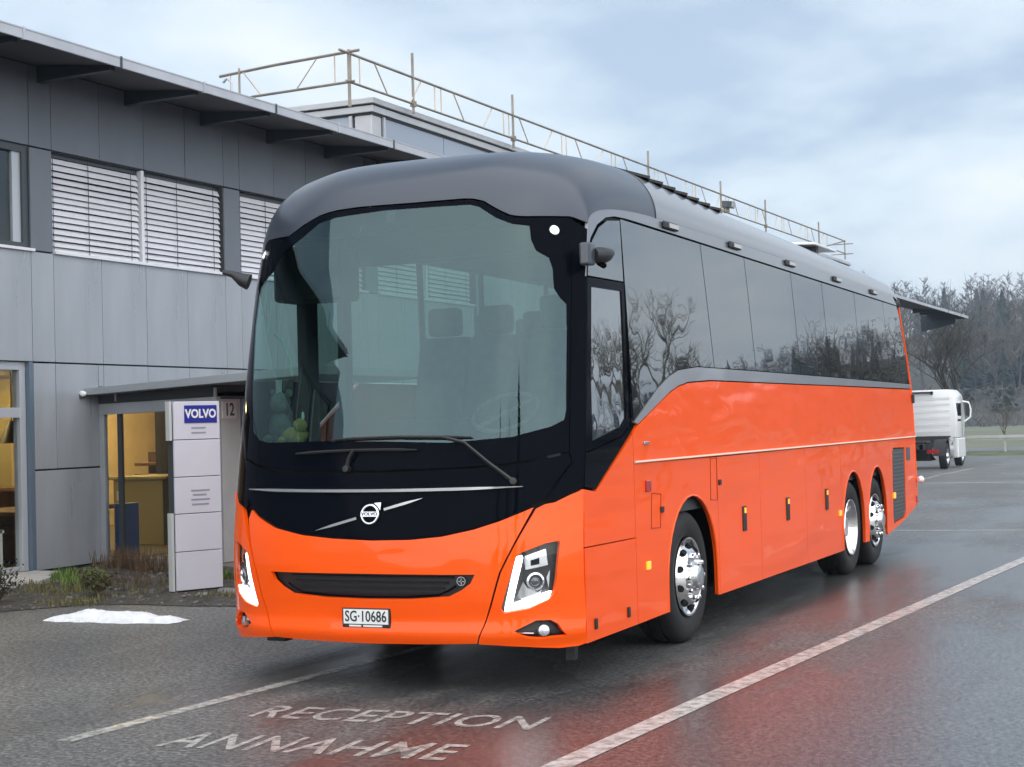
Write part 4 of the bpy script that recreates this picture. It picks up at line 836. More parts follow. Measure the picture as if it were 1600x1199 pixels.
for i in range(17):
    q = MB(); z = .50 + i * .045; q.box((-.012, 9.735, z), (.0, 10.405, z + .022)); q.build('vent_slat', mat('vent_grey2', (.075, .08, .085), .45), vg)
q = MB(); q.box((-.006, 10.55, 1.12), (.004, 10.78, 1.28)); B('engine_vent', q, mat('vent_grey2'))
# small things on the side
for y, z in ((3.56, .855), (4.95, .855), (6.43, .862)):
    q = MB(); q.box((-.004, y - .05, z - .105), (.012, y + .05, z + .105)); h_ = B('luggage_handle', q, black_plastic, bevel=.006)
    q = MB(); q.box((.010, y - .02, z + .045), (.016, y + .025, z + .09)); q.build('handle_tip', amber, h_)
for (y, z), mt_, nm, w_, hh in (((1.215, 1.235), red_lens, 'switch_cover', .05, .04), ((1.18, .676), amber, 'marker_lamp', .035, .03), ((.155, .392), black_plastic, 'hinge_stop', .02, .035), ((.76, .397), black_plastic, 'hinge_stop', .02, .035), ((1.497, 1.052), black_plastic, 'flap_lock', .03, .022), ((2.90, 1.187), black_plastic, 'flap_lock', .03, .022), ((7.0, .69), amber, 'marker_lamp', .04, .028), ((9.76, .73), amber, 'marker_lamp', .045, .035), ((11.1, 1.88), black_plastic, 'rear_marker', .05, .055), ((11.12, .62), red_lens, 'rear_marker', .03, .04), ((1.2, 1.54), satin, 'side_badge', .05, .012)):
    q = MB(); q.box((-.004, y - w_, z - hh), (.014, y + w_, z + hh)); B(nm, q, mt_, bevel=.006)
for fl in ([(1.27, .93), (1.46, .925), (1.49, 1.165), (1.29, 1.18)], [(2.66, 1.06), (2.83, 1.05), (2.84, 1.385), (2.68, 1.385)]):
    q = MB(); pts = [(.0015, y, z) for y, z in fl]; q.tube(pts + pts[:1], .0035, 4); B('flap_outline', q, mat('seam_red', (.28, .02, .003), .6))
q = MB(); q.tube([(.03, 11.12, .86), (.06, 11.16, .86), (.07, 11.2, .87)], [.03, .05, .02], 8); B('rear_lamp_arm', q, white_paint, smooth=60)
# roof side lamps
for y in (2.03, 3.70, 5.50, 7.40, 9.20):
    z = edgeZ(y) - .035; q = MB(); q.box((-.062, y - .17, z - .028), (-.040, y + .17, z + .028)); rl = B('roof_side_lamp', q, black_plastic, bevel=.012)
    q = MB(); q.box((-.041, y - .06, z - .016), (-.034, y + .15, z + .018)); q.build('lamp_lens', mat('lamp_grey', (.45, .45, .43), .25, coat=.5), rl)
q = MB(); q.ball((-.10, 10.67, 3.06), .11, (.6, .9, .7), 12); B('rear_roof_camera', q, black_plastic, smooth=60)
# roof vents near the front and an open roof hatch
for i in range(7):
    y = 1.95 + i * .30; q = MB(); q.beam((-.55, y, roofZ(.586, y) + .012), (-.22, y + .12, roofZ(.862, y) + .015), .16, .02); B('roof_vent_slat', q, black_plastic)
q = MB(); q.beam((-.95, 8.2, 3.60), (-.35, 8.2, 3.57), 1.0, .03); B('roof_hatch', q, white_paint, bevel=.008)
q = MB(); q.box((-.95, 7.95, 3.36), (-.40, 8.05, 3.575)); B('hatch_stay', q, black_plastic)
# rear end
PR = [(z, rearL(z)) for z in (.54, .8, 1.1, 1.4, 1.9, 2.2, 2.5, 2.8, 3.02)]
q = MB(); vs = []
for z, y in PR: vs += [(-W + T(z) + .003, y, z), (-T(z) - .003, y, z)]
q.add(vs, [(2*i, 2*i+1, 2*i+3, 2*i+2) for i in range(len(PR) - 1)]); B('rear_wall', q, orange)
q = MB(); q.box((-2.2, 11.0, 1.98), (-.47, 11.12, 2.0)); B('rear_shelf', q, black_plastic)
q = MB(); q.tube([(-T(z) - .012, rearL(z) - .006, z) for z in (.55, 1, 1.5, 2.0, 2.3, 2.6, 2.9, 3.03)], .02, 6); B('rear_corner_edge', q, orange, smooth=60)
# underbody
q = MB(); q.box((-2.25, .5, .36), (-.42, 11.0, 1.36)); q.box((-2.55, .2, .345), (-.07, 1.45, .36)); q.box((-2.6, 2.95, .345), (-.07, 7.0, .36)); q.box((-2.15, -.25, .34), (-.5, .2, .36)); B('underbody', q, dark_gap)
q = MB(); q.box((-.19, .10, .16), (-.13, .16, .345)); B('tow_bracket', q, black_plastic)
q = MB(); q.box((-2.45, .05, .22), (-2.3, .15, .345)); B('tow_bracket', q, black_plastic)
# ---- wheels
def wheel(x, y, side, deep=False):
    w_ = empty('wheel'); w_.parent = coach; w_.matrix_parent_inverse = coach_inv; ax = Vector((side, 0, 0)); o = Vector((x, y, .5))
    q = MB(); q.lathe([(.30, -.02), (.325, .0), (.40, .012), (.46, .004), (.488, -.02), (.50, -.05), (.50, -.10), (.488, -.10), (.488, -.115), (.50, -.115), (.50, -.19), (.488, -.19), (.488, -.205), (.50, -.205), (.50, -.26), (.47, -.29), (.30, -.29)], o, ax, 56, True); q.build('tyre', rubber, w_, smooth=35)
    if deep:
        q = MB(); q.lathe([(.302, .004), (.296, .012), (.284, .008), (.268, -.03), (.255, -.12), (.24, -.15), (.12, -.13), (.11, -.05), (.10, -.04), (.0005, -.04)], o, ax, 48); rim = q.build('rim', alu, w_, smooth=35)
        for k in range(10):
            a = 2 * math.pi * k / 10; c = o + Vector((-.128 * side, .165 * math.cos(a), .165 * math.sin(a))); q = MB(); q.lathe([(.017, -.01), (.017, .03), (.0005, .036)], c, ax, 6); q.build('wheel_nut', chrome, rim)
    else:
        q = MB(); q.lathe([(.302, .002), (.298, .014), (.286, .012), (.272, -.012), (.264, -.03), (.235, .0), (.215, .03), (.19, .045), (.0005, .045)], o, ax, 48); rim = q.build('rim', alu, w_, smooth=30)
        for k in range(10):
            a = 2 * math.pi * (k + .5) / 10; c = o + Vector((.018 * side, .240 * math.cos(a), .240 * math.sin(a))); nn = Vector((side * .65, math.cos(a) * .76, math.sin(a) * .76)).normalized()
            q = MB(); q.lathe([(.0005, .009), (.024, .007), (.027, -.012)], c, nn, 14); q.build('rim_hole', mat('hole_black', (.004, .004, .004), .9), rim, smooth=40)
        for k in range(10):
            a = 2 * math.pi * k / 10; c = o + Vector((.045 * side, .165 * math.cos(a), .165 * math.sin(a))); q = MB(); q.lathe([(.019, -.004), (.019, .028), (.014, .036), (.0005, .038)], c, ax, 6); q.build('wheel_nut', chrome, rim)
        q = MB(); q.lathe([(.118, .045), (.118, .055), (.100, .065), (.088, .10), (.07, .108), (.0005, .108)], o, ax, 32); q.build('hub_cap', alu, rim, smooth=35)
    return w_
for y, dp in ((2.2, False), (7.66, True), (8.86, False)):
    wheel(-.05, y, 1, dp); wheel(-W + .05, y, -1, dp)
for y in (2.2, 7.66, 8.86):
    q = MB(); q.lathe([(.09, 0), (.09, 1.9)], (-.38, y, .5), (-1, 0, 0), 12); B('axle', q, dark_gap)
# mirror cameras: near one on the pillar, far one on its arm
q = MB(); q.box((-.035, .13, 2.72), (.045, .23, 2.87)); mc = B('mirror_camera', q, mat('mirror_grey', (.045, .052, .07), .3, coat=.4), bevel=.015)
q = MB(); q.tube([(.03, .22, 2.79), (.05, .29, 2.79), (.065, .36, 2.80), (.07, .44, 2.82)], [.045, .058, .05, .028], 10); q.build('camera_head', black_plastic, mc, smooth=50)
q = MB(); q.tube([(.05, .29, 2.75), (.06, .34, 2.725)], [.03, .02], 8); q.build('camera_lens', black_gloss, mc, smooth=50)
pL = Vector((-2.62, .18, 2.77)); q = MB(); q.tube([pL, pL + Vector((-.05, -.02, .02)), pL + Vector((-.11, -.04, .06)), pL + Vector((-.18, -.06, .08))], [.06, .05, .026, .018], 10); B('mirror_arm', q, black_plastic, smooth=50)
# ---- inside, behind the windscreen
int_dark = mat('interior_dark', (.045, .05, .052), .7); int_mid = mat('interior_grey', (.10, .11, .11), .7, var=.15); seat_m = mat('seat_fabric', (.05, .065, .085), .9, var=.2, vscale=12)
dash = []
q = MB(); vs = []
for i in range(13):
    s = -1 + 2 * i / 12; x = XC + s * 1.20; y = F(x, 1.5); vs += [(x, y + .06, 1.45), (x, y + .07, 1.57), (x, y + .40, 1.60), (x, y + .55, 1.50), (x, y + .58, 1.2)]
q.add(vs, [(5*i+j, 5*i+5+j, 5*i+6+j, 5*i+1+j) for i in range(12) for j in range(4)]); B('dashboard', q, int_mid, smooth=30)
q = MB(); q.box((-2.6, .35, 1.0), (-.06, 10.9, 1.12)); B('cabin_floor', q, int_dark)
q = MB(); q.box((-2.58, .75, 3.10), (-.09, 10.4, 3.14)); B('cabin_ceiling', q, int_mid)
q = MB(); q.box((-2.55, 10.3, 1.1), (-.12, 10.4, 3.1)); B('cabin_rear_wall', q, int_dark)
st = MB(); c = Vector((-.72, .42, 1.78)); axn = Vector((0, -.55, .83)).normalized(); a_ = axn.orthogonal().normalized(); b_ = axn.cross(a_)
st.tube([c + (a_ * math.cos(t * math.pi / 12) + b_ * math.sin(t * math.pi / 12)) * .23 for t in range(25)], .016, 6); st.tube([c, c - axn * .35], .04, 8); st.beam(c - a_ * .22, c + a_ * .22, .04, .02); B('steering_wheel', st, mat('steering_rim', (.12, .12, .12), .5), smooth=50)
def seat(name, x, y, z, h=1.15):
    s_ = empty(name); s_.parent = coach; s_.matrix_parent_inverse = coach_inv
    q = MB(); q.box((x - .24, y - .24, z), (x + .24, y + .26, z + .14)); q.build('cushion', seat_m, s_, bevel=.04, smooth=40)
    q = MB(); q.prism([(x - .23, y + .2, z + .1), (x - .23, y + .36, z + .1), (x - .23, y + .48, z + h - .25), (x - .23, y + .36, z + h - .25)], (.46, 0, 0)); q.build('backrest', seat_m, s_, bevel=.03, smooth=40)
    q = MB(); q.box((x - .15, y + .35, z + h - .24), (x + .15, y + .48, z + h)); q.build('headrest', seat_m, s_, bevel=.04, smooth=40)
    q = MB(); q.box((x - .15, y - .1, 1.12), (x + .15, y + .2, z)); q.build('pedestal', int_dark, s_)
seat('driver_seat', -.72, 1.0, 1.45, 1.2)
for row in range(5):
    for x in (-.35, -.85, -1.85, -2.33): 
        if row == 0 and x > -1: continue
        seat('passenger_seat', x, 2.3 + row * .9, 1.62, 1.08)
q = MB(); q.box((-2.50, .62, 1.15), (-2.42, .78, 3.05)); B('door_pillar', q, dark_gap)
q = MB(); q.box((-2.56, 1.30, 1.15), (-2.50, 1.42, 3.1)); B('door_pillar', q, int_dark)
q = MB(); q.box((-2.50, .30, 2.62), (-1.95, .62, 3.02)); q.box((-2.52, .62, 2.9), (-.2, .95, 3.1)); B('overhead_locker', q, dark_gap, bevel=.03)
q = MB(); q.tube([(-2.30, .12, 1.5), (-2.28, .12, 1.9), (-2.28, .13, 2.05)], [.05, .045, .04], 8); B('ticket_machine', q, dark_gap, smooth=50)
q = MB(); q.tube([(-2.42, .2, 2.38), (-2.33, .15, 2.33), (-2.26, .13, 2.2), (-2.24, .13, 2.08)], .008, 6); B('grab_wire', q, white_paint, smooth=50)
q = MB(); q.box((-2.46, .25, 1.95), (-2.36, .27, 2.06)); B('paper_slip', q, white_paint)
# soft toys on the dashboard: things of their own
tt = empty('plush_toy', (-2.16, .02, 1.60)); tag(tt, 'small yellow plush toy lying on the coach dashboard behind the windscreen', 'toy')
yl = mat('plush_yellow', (.34, .25, .05), .95, var=.2, vscale=30)
q = MB(); q.ball((0, 0, .06), .075, (1.35, .9, .8), 14, .03); q.build('body', yl, tt, smooth=70)
q = MB(); q.ball((.06, -.03, .13), .05, (1, 1, 1), 12, .03); hd = q.build('head', yl, tt, smooth=70)
q = MB(); q.ball((.085, -.03, .19), .018, (.6, .6, 2), 8); q.build('ear', white_paint, hd, smooth=60)
for sx in (-.07, .07):
    q = MB(); q.ball((sx, -.06, .03), .03, (1, 1.2, .8), 10); q.build('paw', yl, tt, smooth=60)
tt = empty('plush_toy', (-2.33, .10, 1.60)); tag(tt, 'grey plush toy hanging in the far lower corner of the coach windscreen', 'toy')
gy = mat('plush_grey', (.10, .125, .125), .95, var=.25, vscale=30)
q = MB(); q.ball((0, 0, .12), .09, (1, .8, 1.3), 14, .04); q.build('body', gy, tt, smooth=70)
q = MB(); q.ball((.02, -.03, .29), .075, (1, 1, 1), 12, .04); hd = q.build('head', gy, tt, smooth=70)
for sx in (-.05, .09):
    q = MB(); q.ball((sx, -.02, .36), .03, (1, .6, 1), 8); q.build('ear', gy, hd, smooth=60)
for sx in (-.06, .08):
    q = MB(); q.ball((sx, -.07, .04), .04, (.8, 1.2, .8), 8); q.build('paw', gy, tt, smooth=60)
# ================================================================== PLANTING BED, SNOW, WEEDS
soil = mat('damp_soil', (.060, .052, .043), .9, var=.55, vscale=7, bump=1., bscale=26, bdist=.04)
bed = [(-4.9, 3.62), (-5.6, 3.48), (-6.3, 3.50), (-6.75, 3.35), (-7.2, 2.75), (-7.3, 1.9), (-7.1, .9), (-7.4, -2), (-9.38, -2), (-9.38, 6.85), (-7.5, 6.85), (-7.5, 9.2), (-5.4, 9.2), (-5.0, 6)]
def sbed(x, y):
    n = math.sin(x * 5.1 + y * 2.3) * math.sin(y * 4.7 - x * 1.9) + .6 * math.sin(x * 13 + 1) * math.sin(y * 11)
    d = min([abs((Vector((x, y)) - geometry.intersect_point_line(Vector((x, y)), Vector(bed[i]), Vector(bed[i - 1]))[0]).length) for i in range(1, 7)])
    k = min(1, d / .5); return Vector((x, y, .006 + .05 * k + .022 * n * k)), Vector((0, 0, 1))
struct(patch('planting_bed', [bed], sbed, soil, None, thick=0, step=.12))
q = MB(); q.prism([(-9.38, 2.2, .0), (-8.35, 2.2, .0), (-8.40, 4.6, .0), (-8.95, 5.62, .0), (-9.38, 5.62, .0)], (0, 0, .105)); struct(q.build('concrete_apron', mat('pale_concrete', (.40, .39, .37), .8, var=.15, vscale=5), None, bevel=.01))
# pebbles on the bed
q = MB()
for i in range(420):
    x, y = random.uniform(-8.6, -5.0), random.uniform(2.6, 6.7)
    if y < 3.5 and x > -6.9: y = random.uniform(3.55, 5)
    p = sbed(x, y)[0]; r = random.uniform(.008, .03); q.ball((x, y, p.z + r * .2), r, (1, random.uniform(.7, 1.2), .6), 6, .2)
stuff(tag(q.build('gravel', mat('gravel_mix', (.16, .15, .14), .8, var=.5, vscale=6), None), 'loose grey pebbles scattered over the planting bed', 'gravel'))
def blades(mb, cx, cy, rad, n, h, lean=.5, w=.007):
    for i in range(n):
        a = random.uniform(0, 6.283); rr = rad * math.sqrt(random.random()); x = cx + rr * math.cos(a); y = cy + rr * math.sin(a) * .8; z = sbed(x, y)[0].z if y < 6.8 else .03
        hh = h * random.uniform(.4, 1.1); b = random.uniform(0, 6.283); l_ = lean * hh * random.uniform(.2, 1.2); dx, dy = math.cos(b) * l_, math.sin(b) * l_; px, py = -math.sin(b) * w, math.cos(b) * w
        mb.add([(x - px, y - py, z - .01), (x + px, y + py, z - .01), (x + dx * .45 + px * .7, y + dy * .45 + py * .7, z + hh * .65), (x + dx * .45 - px * .7, y + dy * .45 - py * .7, z + hh * .65), (x + dx, y + dy, z + hh)], [(0, 1, 2, 3), (3, 2, 4)])
green = mat('fresh_grass', (.11, .17, .03), .7, var=.4, vscale=14); olive = mat('mossy_grass', (.14, .13, .04), .8, var=.4, vscale=14); brown = mat('dead_stalk', (.12, .075, .04), .9, var=.5, vscale=20)
q = MB(); blades(q, -8.35, 5.15, .36, 620, .14); blades(q, -8.05, 4.85, .25, 180, .10); blades(q, -7.55, 6.35, .30, 240, .12); blades(q, -7.0, 5.9, .25, 200, .12)
stuff(tag(q.build('grass', green, None, fixn=False), 'tufts of fresh green grass in the bed below the grey wall', 'grass'))
q = MB(); blades(q, -8.0, 4.3, .5, 260, .07); blades(q, -7.2, 4.4, .9, 200, .06); blades(q, -6.3, 5.8, .7, 200, .08); blades(q, -5.6, 4.3, .5, 250, .06); blades(q, -7.0, 3.4, .4, 200, .06)
stuff(tag(q.build('moss_grass', olive, None, fixn=False), 'short yellowish moss and grass patches on the bed', 'grass'))
q = MB(); blades(q, -8.6, 6.5, .3, 260, .30, .25, .006); blades(q, -8.0, 6.6, .3, 320, .32, .25, .006); blades(q, -7.7, 6.5, .25, 160, .30, .3, .006); blades(q, -9.0, 6.6, .3, 150, .22, .3, .005); blades(q, -7.3, 4.9, .8, 150, .20, .7, .005)
stuff(tag(q.build('dead_stalks', brown, None, fixn=False), 'brown dead plant stalks along the foot of the porch', 'dead plants'))
def shrub(loc, r, label, dark):
    e_ = empty('shrub', loc); tag(e_, label, 'shrub', 'shrubs in the bed'); st_ = MB(); lf = MB()
    for i in range(26):
        a = random.uniform(0, 6.283); t = random.uniform(.2, 1.1); tip = Vector((math.cos(a) * r * t, math.sin(a) * r * t, r * random.uniform(.5, 1.3))); st_.tube([(0, 0, -.03), tip * .5 + Vector((0, 0, .03)), tip], [.006, .004, .002], 4)
        for k in range(16):
            c = tip * random.uniform(.35, 1.05); u = Vector((random.gauss(0, 1), random.gauss(0, 1), random.gauss(0, 1))).normalized(); v = u.orthogonal().normalized(); s_ = random.uniform(.012, .03)
            c += Vector((random.gauss(0, .03), random.gauss(0, .03), random.gauss(0, .03))); lf.add([c - u * s_, c + v * s_ * .5, c + u * s_, c - v * s_ * .5], [(0, 1, 2, 3)])
    st_.build('stems', brown, e_); lf.build('leaves', dark, e_, fixn=False)
dkg = mat('dark_leaf', (.022, .030, .016), .7, var=.4, vscale=20)
shrub((-7.75, 3.2, .05), .30, 'dark leafy shrub at the bed edge left of the snow', dkg); shrub((-7.35, 2.35, .05), .26, 'low dark shrub cut by the left picture edge', dkg)
shrub((-7.15, 4.0, .05), .20, 'small olive weed between snow and grey wall', mat('olive_leaf', (.07, .075, .025), .8, var=.4, vscale=20)); shrub((-6.75, 4.9, .05), .17, 'small brownish weed just left of the white sign', mat('olive_leaf'))
# snow remnant
q = MB(); nu, nv = 60, 14; V = []
prof = [.02, .3, .45, .62, .75, .93, 1., .97, .85, .78, .80, .86, .84, .80, .66, .48, .46, .58, .42, .02]
for j in range(nv + 1):
    for i in range(nu + 1):
        u = i / nu; v = -1 + 2 * j / nv; h = float(np.interp(u * 19, range(20), prof)); wv = (.13 + .07 * h) * (1 + .10 * math.sin(u * 13) + .06 * math.sin(u * 37 + 2))
        z = .095 * h * max(0, 1 - abs(v) ** 2.4) ** .7 + (.006 * math.sin(u * 40 + v * 7) * math.sin(v * 5 + u * 17) + random.uniform(-.010, .010)) * (1 - abs(v)) * h
        V.append((-6.30 + 1.40 * u + .02 * math.sin(v * 4 + u * 9), 2.30 + .08 * u + wv * v, max(.0, z) + (.003 if abs(v) > .99 else .004)))
q.add(V, [(j*(nu+1)+i, j*(nu+1)+i+1, (j+1)*(nu+1)+i+1, (j+1)*(nu+1)+i) for j in range(nv) for i in range(nu)])
tag(q.build('snow_patch', mat('old_snow', (.83, .85, .88), .7, var=.12, vscale=14, bump=.9, bscale=45, bdist=.02), None, smooth=70), 'long strip of white melting snow on the asphalt left of the coach', 'snow')
# stones round the sign foot
for i, (x, y, r) in enumerate(((-5.75, 4.35, .10), (-5.5, 4.6, .08), (-5.95, 4.2, .06))):
    q = MB(); q.ball((0, 0, 0), r, (1.6, 1, .5), 10, .12); o = q.build('stone', mat('flat_stone', (.16, .155, .15), .85, var=.3, vscale=12), None, smooth=50); o.location = (x, y, sbed(x, y)[0].z + r * .2)
    tag(o, ('largest flat grey stone at the foot of the white sign', 'middle flat stone at the sign foot, closest to the coach', 'smallest stone in front of the white sign foot')[i], 'stone', 'stones at the sign')

# ================================================================== WHITE TRUCK BEHIND
tz = gz(52.5); truck = empty('truck_tractor', (-7.75, 52.0, tz)); tag(truck, 'white truck tractor without trailer parked far behind the coach', 'truck')
tw_ = mat('truck_white', (.84, .86, .88), .3, coat=.6); chs = mat('chassis_dark', (.025, .025, .028), .7)
q = MB(); q.prism([(-1.18, 2.0, 1.12), (1.18, 2.0, 1.12), (1.24, 2.0, 1.9), (1.16, 2.0, 2.75), (.95, 2.0, 2.98), (-.95, 2.0, 2.98), (-1.16, 2.0, 2.75), (-1.24, 2.0, 1.9)], (0, 2.0, 0)); cabo = q.build('cab', tw_, truck, bevel=.05, smooth=40)
for z in (1.35, 1.6, 1.85, 2.1, 2.35, 2.58):
    q = MB(); q.box((-1.0, 1.993, z), (1.0, 2.0, z + .10)); q.build('cab_rib', tw_, cabo, bevel=.01)
q = MB(); q.box((-1.1, 1.9, 2.86), (.35, 2.02, 2.91)); q.box((.30, 1.9, 2.80), (.38, 2.0, 2.92)); q.build('roof_rack_bar', chs, cabo)
q = MB(); q.box((1.205, 2.25, 1.75), (1.235, 3.1, 2.45)); q.build('side_window', black_gloss if 'black_gloss' in globals() else chs, cabo)
q = MB(); q.tube([(1.20, 3.7, 2.52), (1.42, 3.75, 2.48), (1.50, 3.75, 2.2), (1.48, 3.75, 1.9), (1.25, 3.7, 1.72)], .035, 8); mo = q.build('mirror_bracket', tw_, truck, smooth=50)
q = MB(); q.box((1.30, 3.68, 1.95), (1.46, 3.76, 2.42)); q.build('mirror', chs, mo, bevel=.03)
q = MB(); q.box((-.45, -.9, .72), (-.33, 3.8, .95)); q.box((.33, -.9, .72), (.45, 3.8, .95)); q.box((-.45, -.9, .75), (.45, -.8, .92)); q.box((-1.1, 1.3, .55), (1.0, 2.0, 1.2)); q.box((-1.15, .72, .28), (.42, 1.9, .9)); q.build('chassis', chs, truck)
q = MB(); q.box((-.5, -.3, .95), (.5, .6, 1.05)); q.build('fifth_wheel', chs, truck, bevel=.03)
q = MB(); q.tube([(.82, .75, .62), (.82, 2.0, .62)], .33, 20); q.build('fuel_tank', mat('tank_alu', (.62, .63, .65), .3, metal=.8), truck, smooth=40)
q = MB(); q.tube([(.98, 1.5, 1.0), (.98, 2.1, 1.05)], .13, 12); q.build('air_tank', mat('tank_alu'), truck, smooth=40)
q = MB(); q.box((1.0, 2.2, .35), (1.24, 3.9, 1.1)); q.build('side_skirt', tw_, truck, bevel=.04)
q = MB(); q.box((-1.15, -1.0, .55), (-.55, -.9, .85)); q.box((-.52, -1.0, .62), (.05, -.9, .80)); q.build('tail_plate', mat('tail_orange', (.75, .22, .05), .5), truck)
for sx in (-1.05, .62):
    q = MB(); q.box((sx, -.98, .60), (sx + .42, -.91, .74)); q.build('tail_lamp', mat('tail_red', (.35, .01, .01), .25, coat=.4), truck, bevel=.01)
q = MB(); q.box((1.243, 3.15, 1.15), (1.252, 3.17, 2.5)); q.build('door_seam', chs, cabo)
q = MB(); q.tube([(-.7, 1.85, 1.0), (-.7, 1.85, 2.2)], .06, 8); q.build('exhaust_stack', chs, truck, smooth=50)
def twheel(x, y, s):
    w_ = empty('wheel'); w_.parent = truck; o_ = (x, y, .48)
    q = MB(); q.lathe([(.28, 0), (.44, .01), (.48, -.04), (.48, -.25), (.28, -.28)], o_, (s, 0, 0), 28, True); q.build('tyre', rubber if 'rubber' in globals() else chs, w_, smooth=40)
    q = MB(); q.lathe([(.285, .005), (.25, -.02), (.2, -.06), (.12, -.05), (.10, .03), (.0005, .04)], o_, (s, 0, 0), 24); q.build('rim', mat('rim_alu', (.8, .8, .8), .2, metal=1.), w_, smooth=40)
for x, y, s in ((1.2, 0, 1), (-1.2, 0, -1), (1.2, 3.3, 1), (-1.2, 3.3, -1)): twheel(x, y, s)
for sx in (-1, 1):
    q = MB(); pts = [(sx * .98, .58 * math.cos(a), .5 + .60 * math.sin(a)) for a in [math.pi * i / 8 for i in range(9)]]
    vs = [(x_ + dx_, y_, z_) for x_, y_, z_ in pts for dx_ in (-.22, .22)]; q.add(vs, [(2*i, 2*i+1, 2*i+3, 2*i+2) for i in range(8)]); q.build('mudguard', chs, truck, smooth=50)

# ================================================================== ROAD BARRIER, TREES, FOREST
bar = empty('road_barrier', (0, 77.8, -.42)); tag(bar, 'low pale steel crash barrier along the road behind the yard', 'barrier')
zb = mat('zinc_barrier', (.42, .42, .40), .5, metal=.3, var=.1)
q = MB(); q.box((-60, -.06, .62), (90, 0, .86)); q.box((-60, -.10, .70), (90, -.061, .78)); q.build('rail', zb, bar)
for i in range(24):
    q = MB(); q.box((-22 + i * 2 - .05, .005, -.05), (-22 + i * 2 + .05, .08, .84)); q.build('post', zb, bar)
def bare_tree(name, loc, height, seed, label, spread=.55, fork=.38, levels=6, m_=None, group=None, r0=None, upright=.5):
    rnd = random.Random(seed); e_ = empty(name, loc); tag(e_, label, 'tree', group); tk = MB(); cr_ = MB()
    def grow(p, d, ln, r, lv):
        n = 3 if lv < 3 else 2; pts = [p]; rs = [r]; c = p.copy(); dd = d.copy()
        for i in range(n):
            dd = (dd + Vector((rnd.gauss(0, .10 if lv else .03), rnd.gauss(0, .10 if lv else .03), rnd.gauss(.03, .06)))).normalized(); c = c + dd * (ln / n); pts.append(c.copy()); rs.append(r * (1 - .42 * (i + 1) / n))
        if lv <= 1: tk.tube(pts, rs, 8, False)
        elif lv <= 3: cr_.tube(pts, rs, 4, False)
        else: cr_.tube(pts, rs, 3, False)
        if lv >= levels: return
        k = (5 if lv == 0 else rnd.choice((3, 4))) if lv < levels - 1 else 4
        for j in range(k):
            t = 1.0 if j < (4 if lv == 0 else 2) else rnd.uniform(.45, .95); idx = min(n - 1, int(t * n)); b = pts[idx].lerp(pts[idx + 1], t * n - idx) if t < 1 else pts[-1]
            a = rnd.uniform(0, 6.283); side = Vector((math.cos(a), math.sin(a), rnd.uniform(-.15, .5))); nd = (dd * upright + side * spread * rnd.uniform(.6, 1.3) + Vector((0, 0, .18))).normalized()
            grow(b, nd, ln * rnd.uniform(.58, .82), max(.0055, r * .52 * rnd.uniform(.8, 1.05)), lv + 1)
    grow(Vector((0, 0, -.1)), Vector((0, 0, 1)), height * fork, r0 or height * .026, 0)
    bm_ = m_ or bark; tk.build('trunk', bm_, e_, smooth=60); cr_.build('crown', bm_, e_, fixn=False); return e_
bark = mat('winter_bark', (.10, .095, .075), .9, var=.3, vscale=3); bark_g = mat('mossy_bark', (.05, .05, .045), .9, var=.3, vscale=2)
bare_tree('bare_tree', (-10.3, 77.2, -.5), 8.8, 47, 'bare broad tree with greenish trunk behind the white truck', .62, .30, 6, bark_g, r0=.21, upright=.62)
bare_tree('sapling', (-8.4, 81.0, -.5), 2.6, 5, 'thin bare sapling by the road at the right picture edge', .45, .4, 4, bark, r0=.05)
bare_tree('bare_tree', (-17.0, 88, -.5), 8.2, 21, 'tall bare tree peeping over the coach rear, left of the broad tree', .45, .36, 6, bark, r0=.26, upright=.7)
# trees of the yard beside and in front of the coach: they show in its windows
bare_tree('bare_tree', (12.2, 35.5, -.2), 7.0, 3, 'bare tree reflected in the first large side window of the coach', .55, .34, 5, bark, 'yard trees', r0=.25)
bare_tree('bare_tree', (8.6, 44.0, -.3), 7.2, 4, 'bare tree reflected largest in the middle rear side windows of the coach', .6, .30, 5, bark, 'yard trees', r0=.28)
bare_tree('bare_tree', (9.9, 55.0, -.4), 6.2, 9, 'bare tree reflected smallest towards the coach rear', .6, .32, 5, bark, 'yard trees', r0=.26)
def conifer_data(rnd, h, r, layers=15, per=10):
    vs = []; fs = []
    for i in range(layers):
        t = i / (layers - 1); z = h * (.08 + .92 * t); rr = r * (1 - t) ** .85 + .02 * r
        for k in range(per):
            a = rnd.uniform(0, 6.283); w = .30 * rr * .55 + .02; L_ = rr * rnd.uniform(.65, 1.15); dz = -h * .05 * rnd.uniform(.4, 1.6); o = len(vs); ca, sa = math.cos(a), math.sin(a)
            vs += [(0, 0, z + h * .03), (ca * L_ * .6 - sa * w, sa * L_ * .6 + ca * w, z + dz * .5), (ca * L_, sa * L_, z + dz), (ca * L_ * .6 + sa * w, sa * L_ * .6 - ca * w, z + dz * .5)]; fs.append((o, o + 1, o + 2, o + 3))
    return vs, fs
needle = mat('dark_needles', (.018, .032, .022), .8, var=.4, vscale=.8)
for i, (x, y, h) in enumerate(((9.5, -22, 9), (12.5, -20, 11), (15.5, -19, 8), (7.0, -25, 10))):
    e_ = empty('conifer', (x, y, 0)); tag(e_, ('slim dark conifer mirrored low in the windscreen', 'tallest dark conifer mirrored at the windscreen edge', 'short dark conifer mirrored beside the pillar', 'dark conifer mirrored farthest left in the windscreen')[i], 'tree', 'conifers mirrored in the windscreen')
    vs, fs = conifer_data(random.Random(i), h, h * .20, 26, 16); q = MB(); q.add(vs, fs); q.build('crown', needle, e_, fixn=False); q = MB(); q.tube([(0, 0, -.1), (0, 0, h * .95)], [h * .018, .01], 8); q.build('trunk', bark, e_)
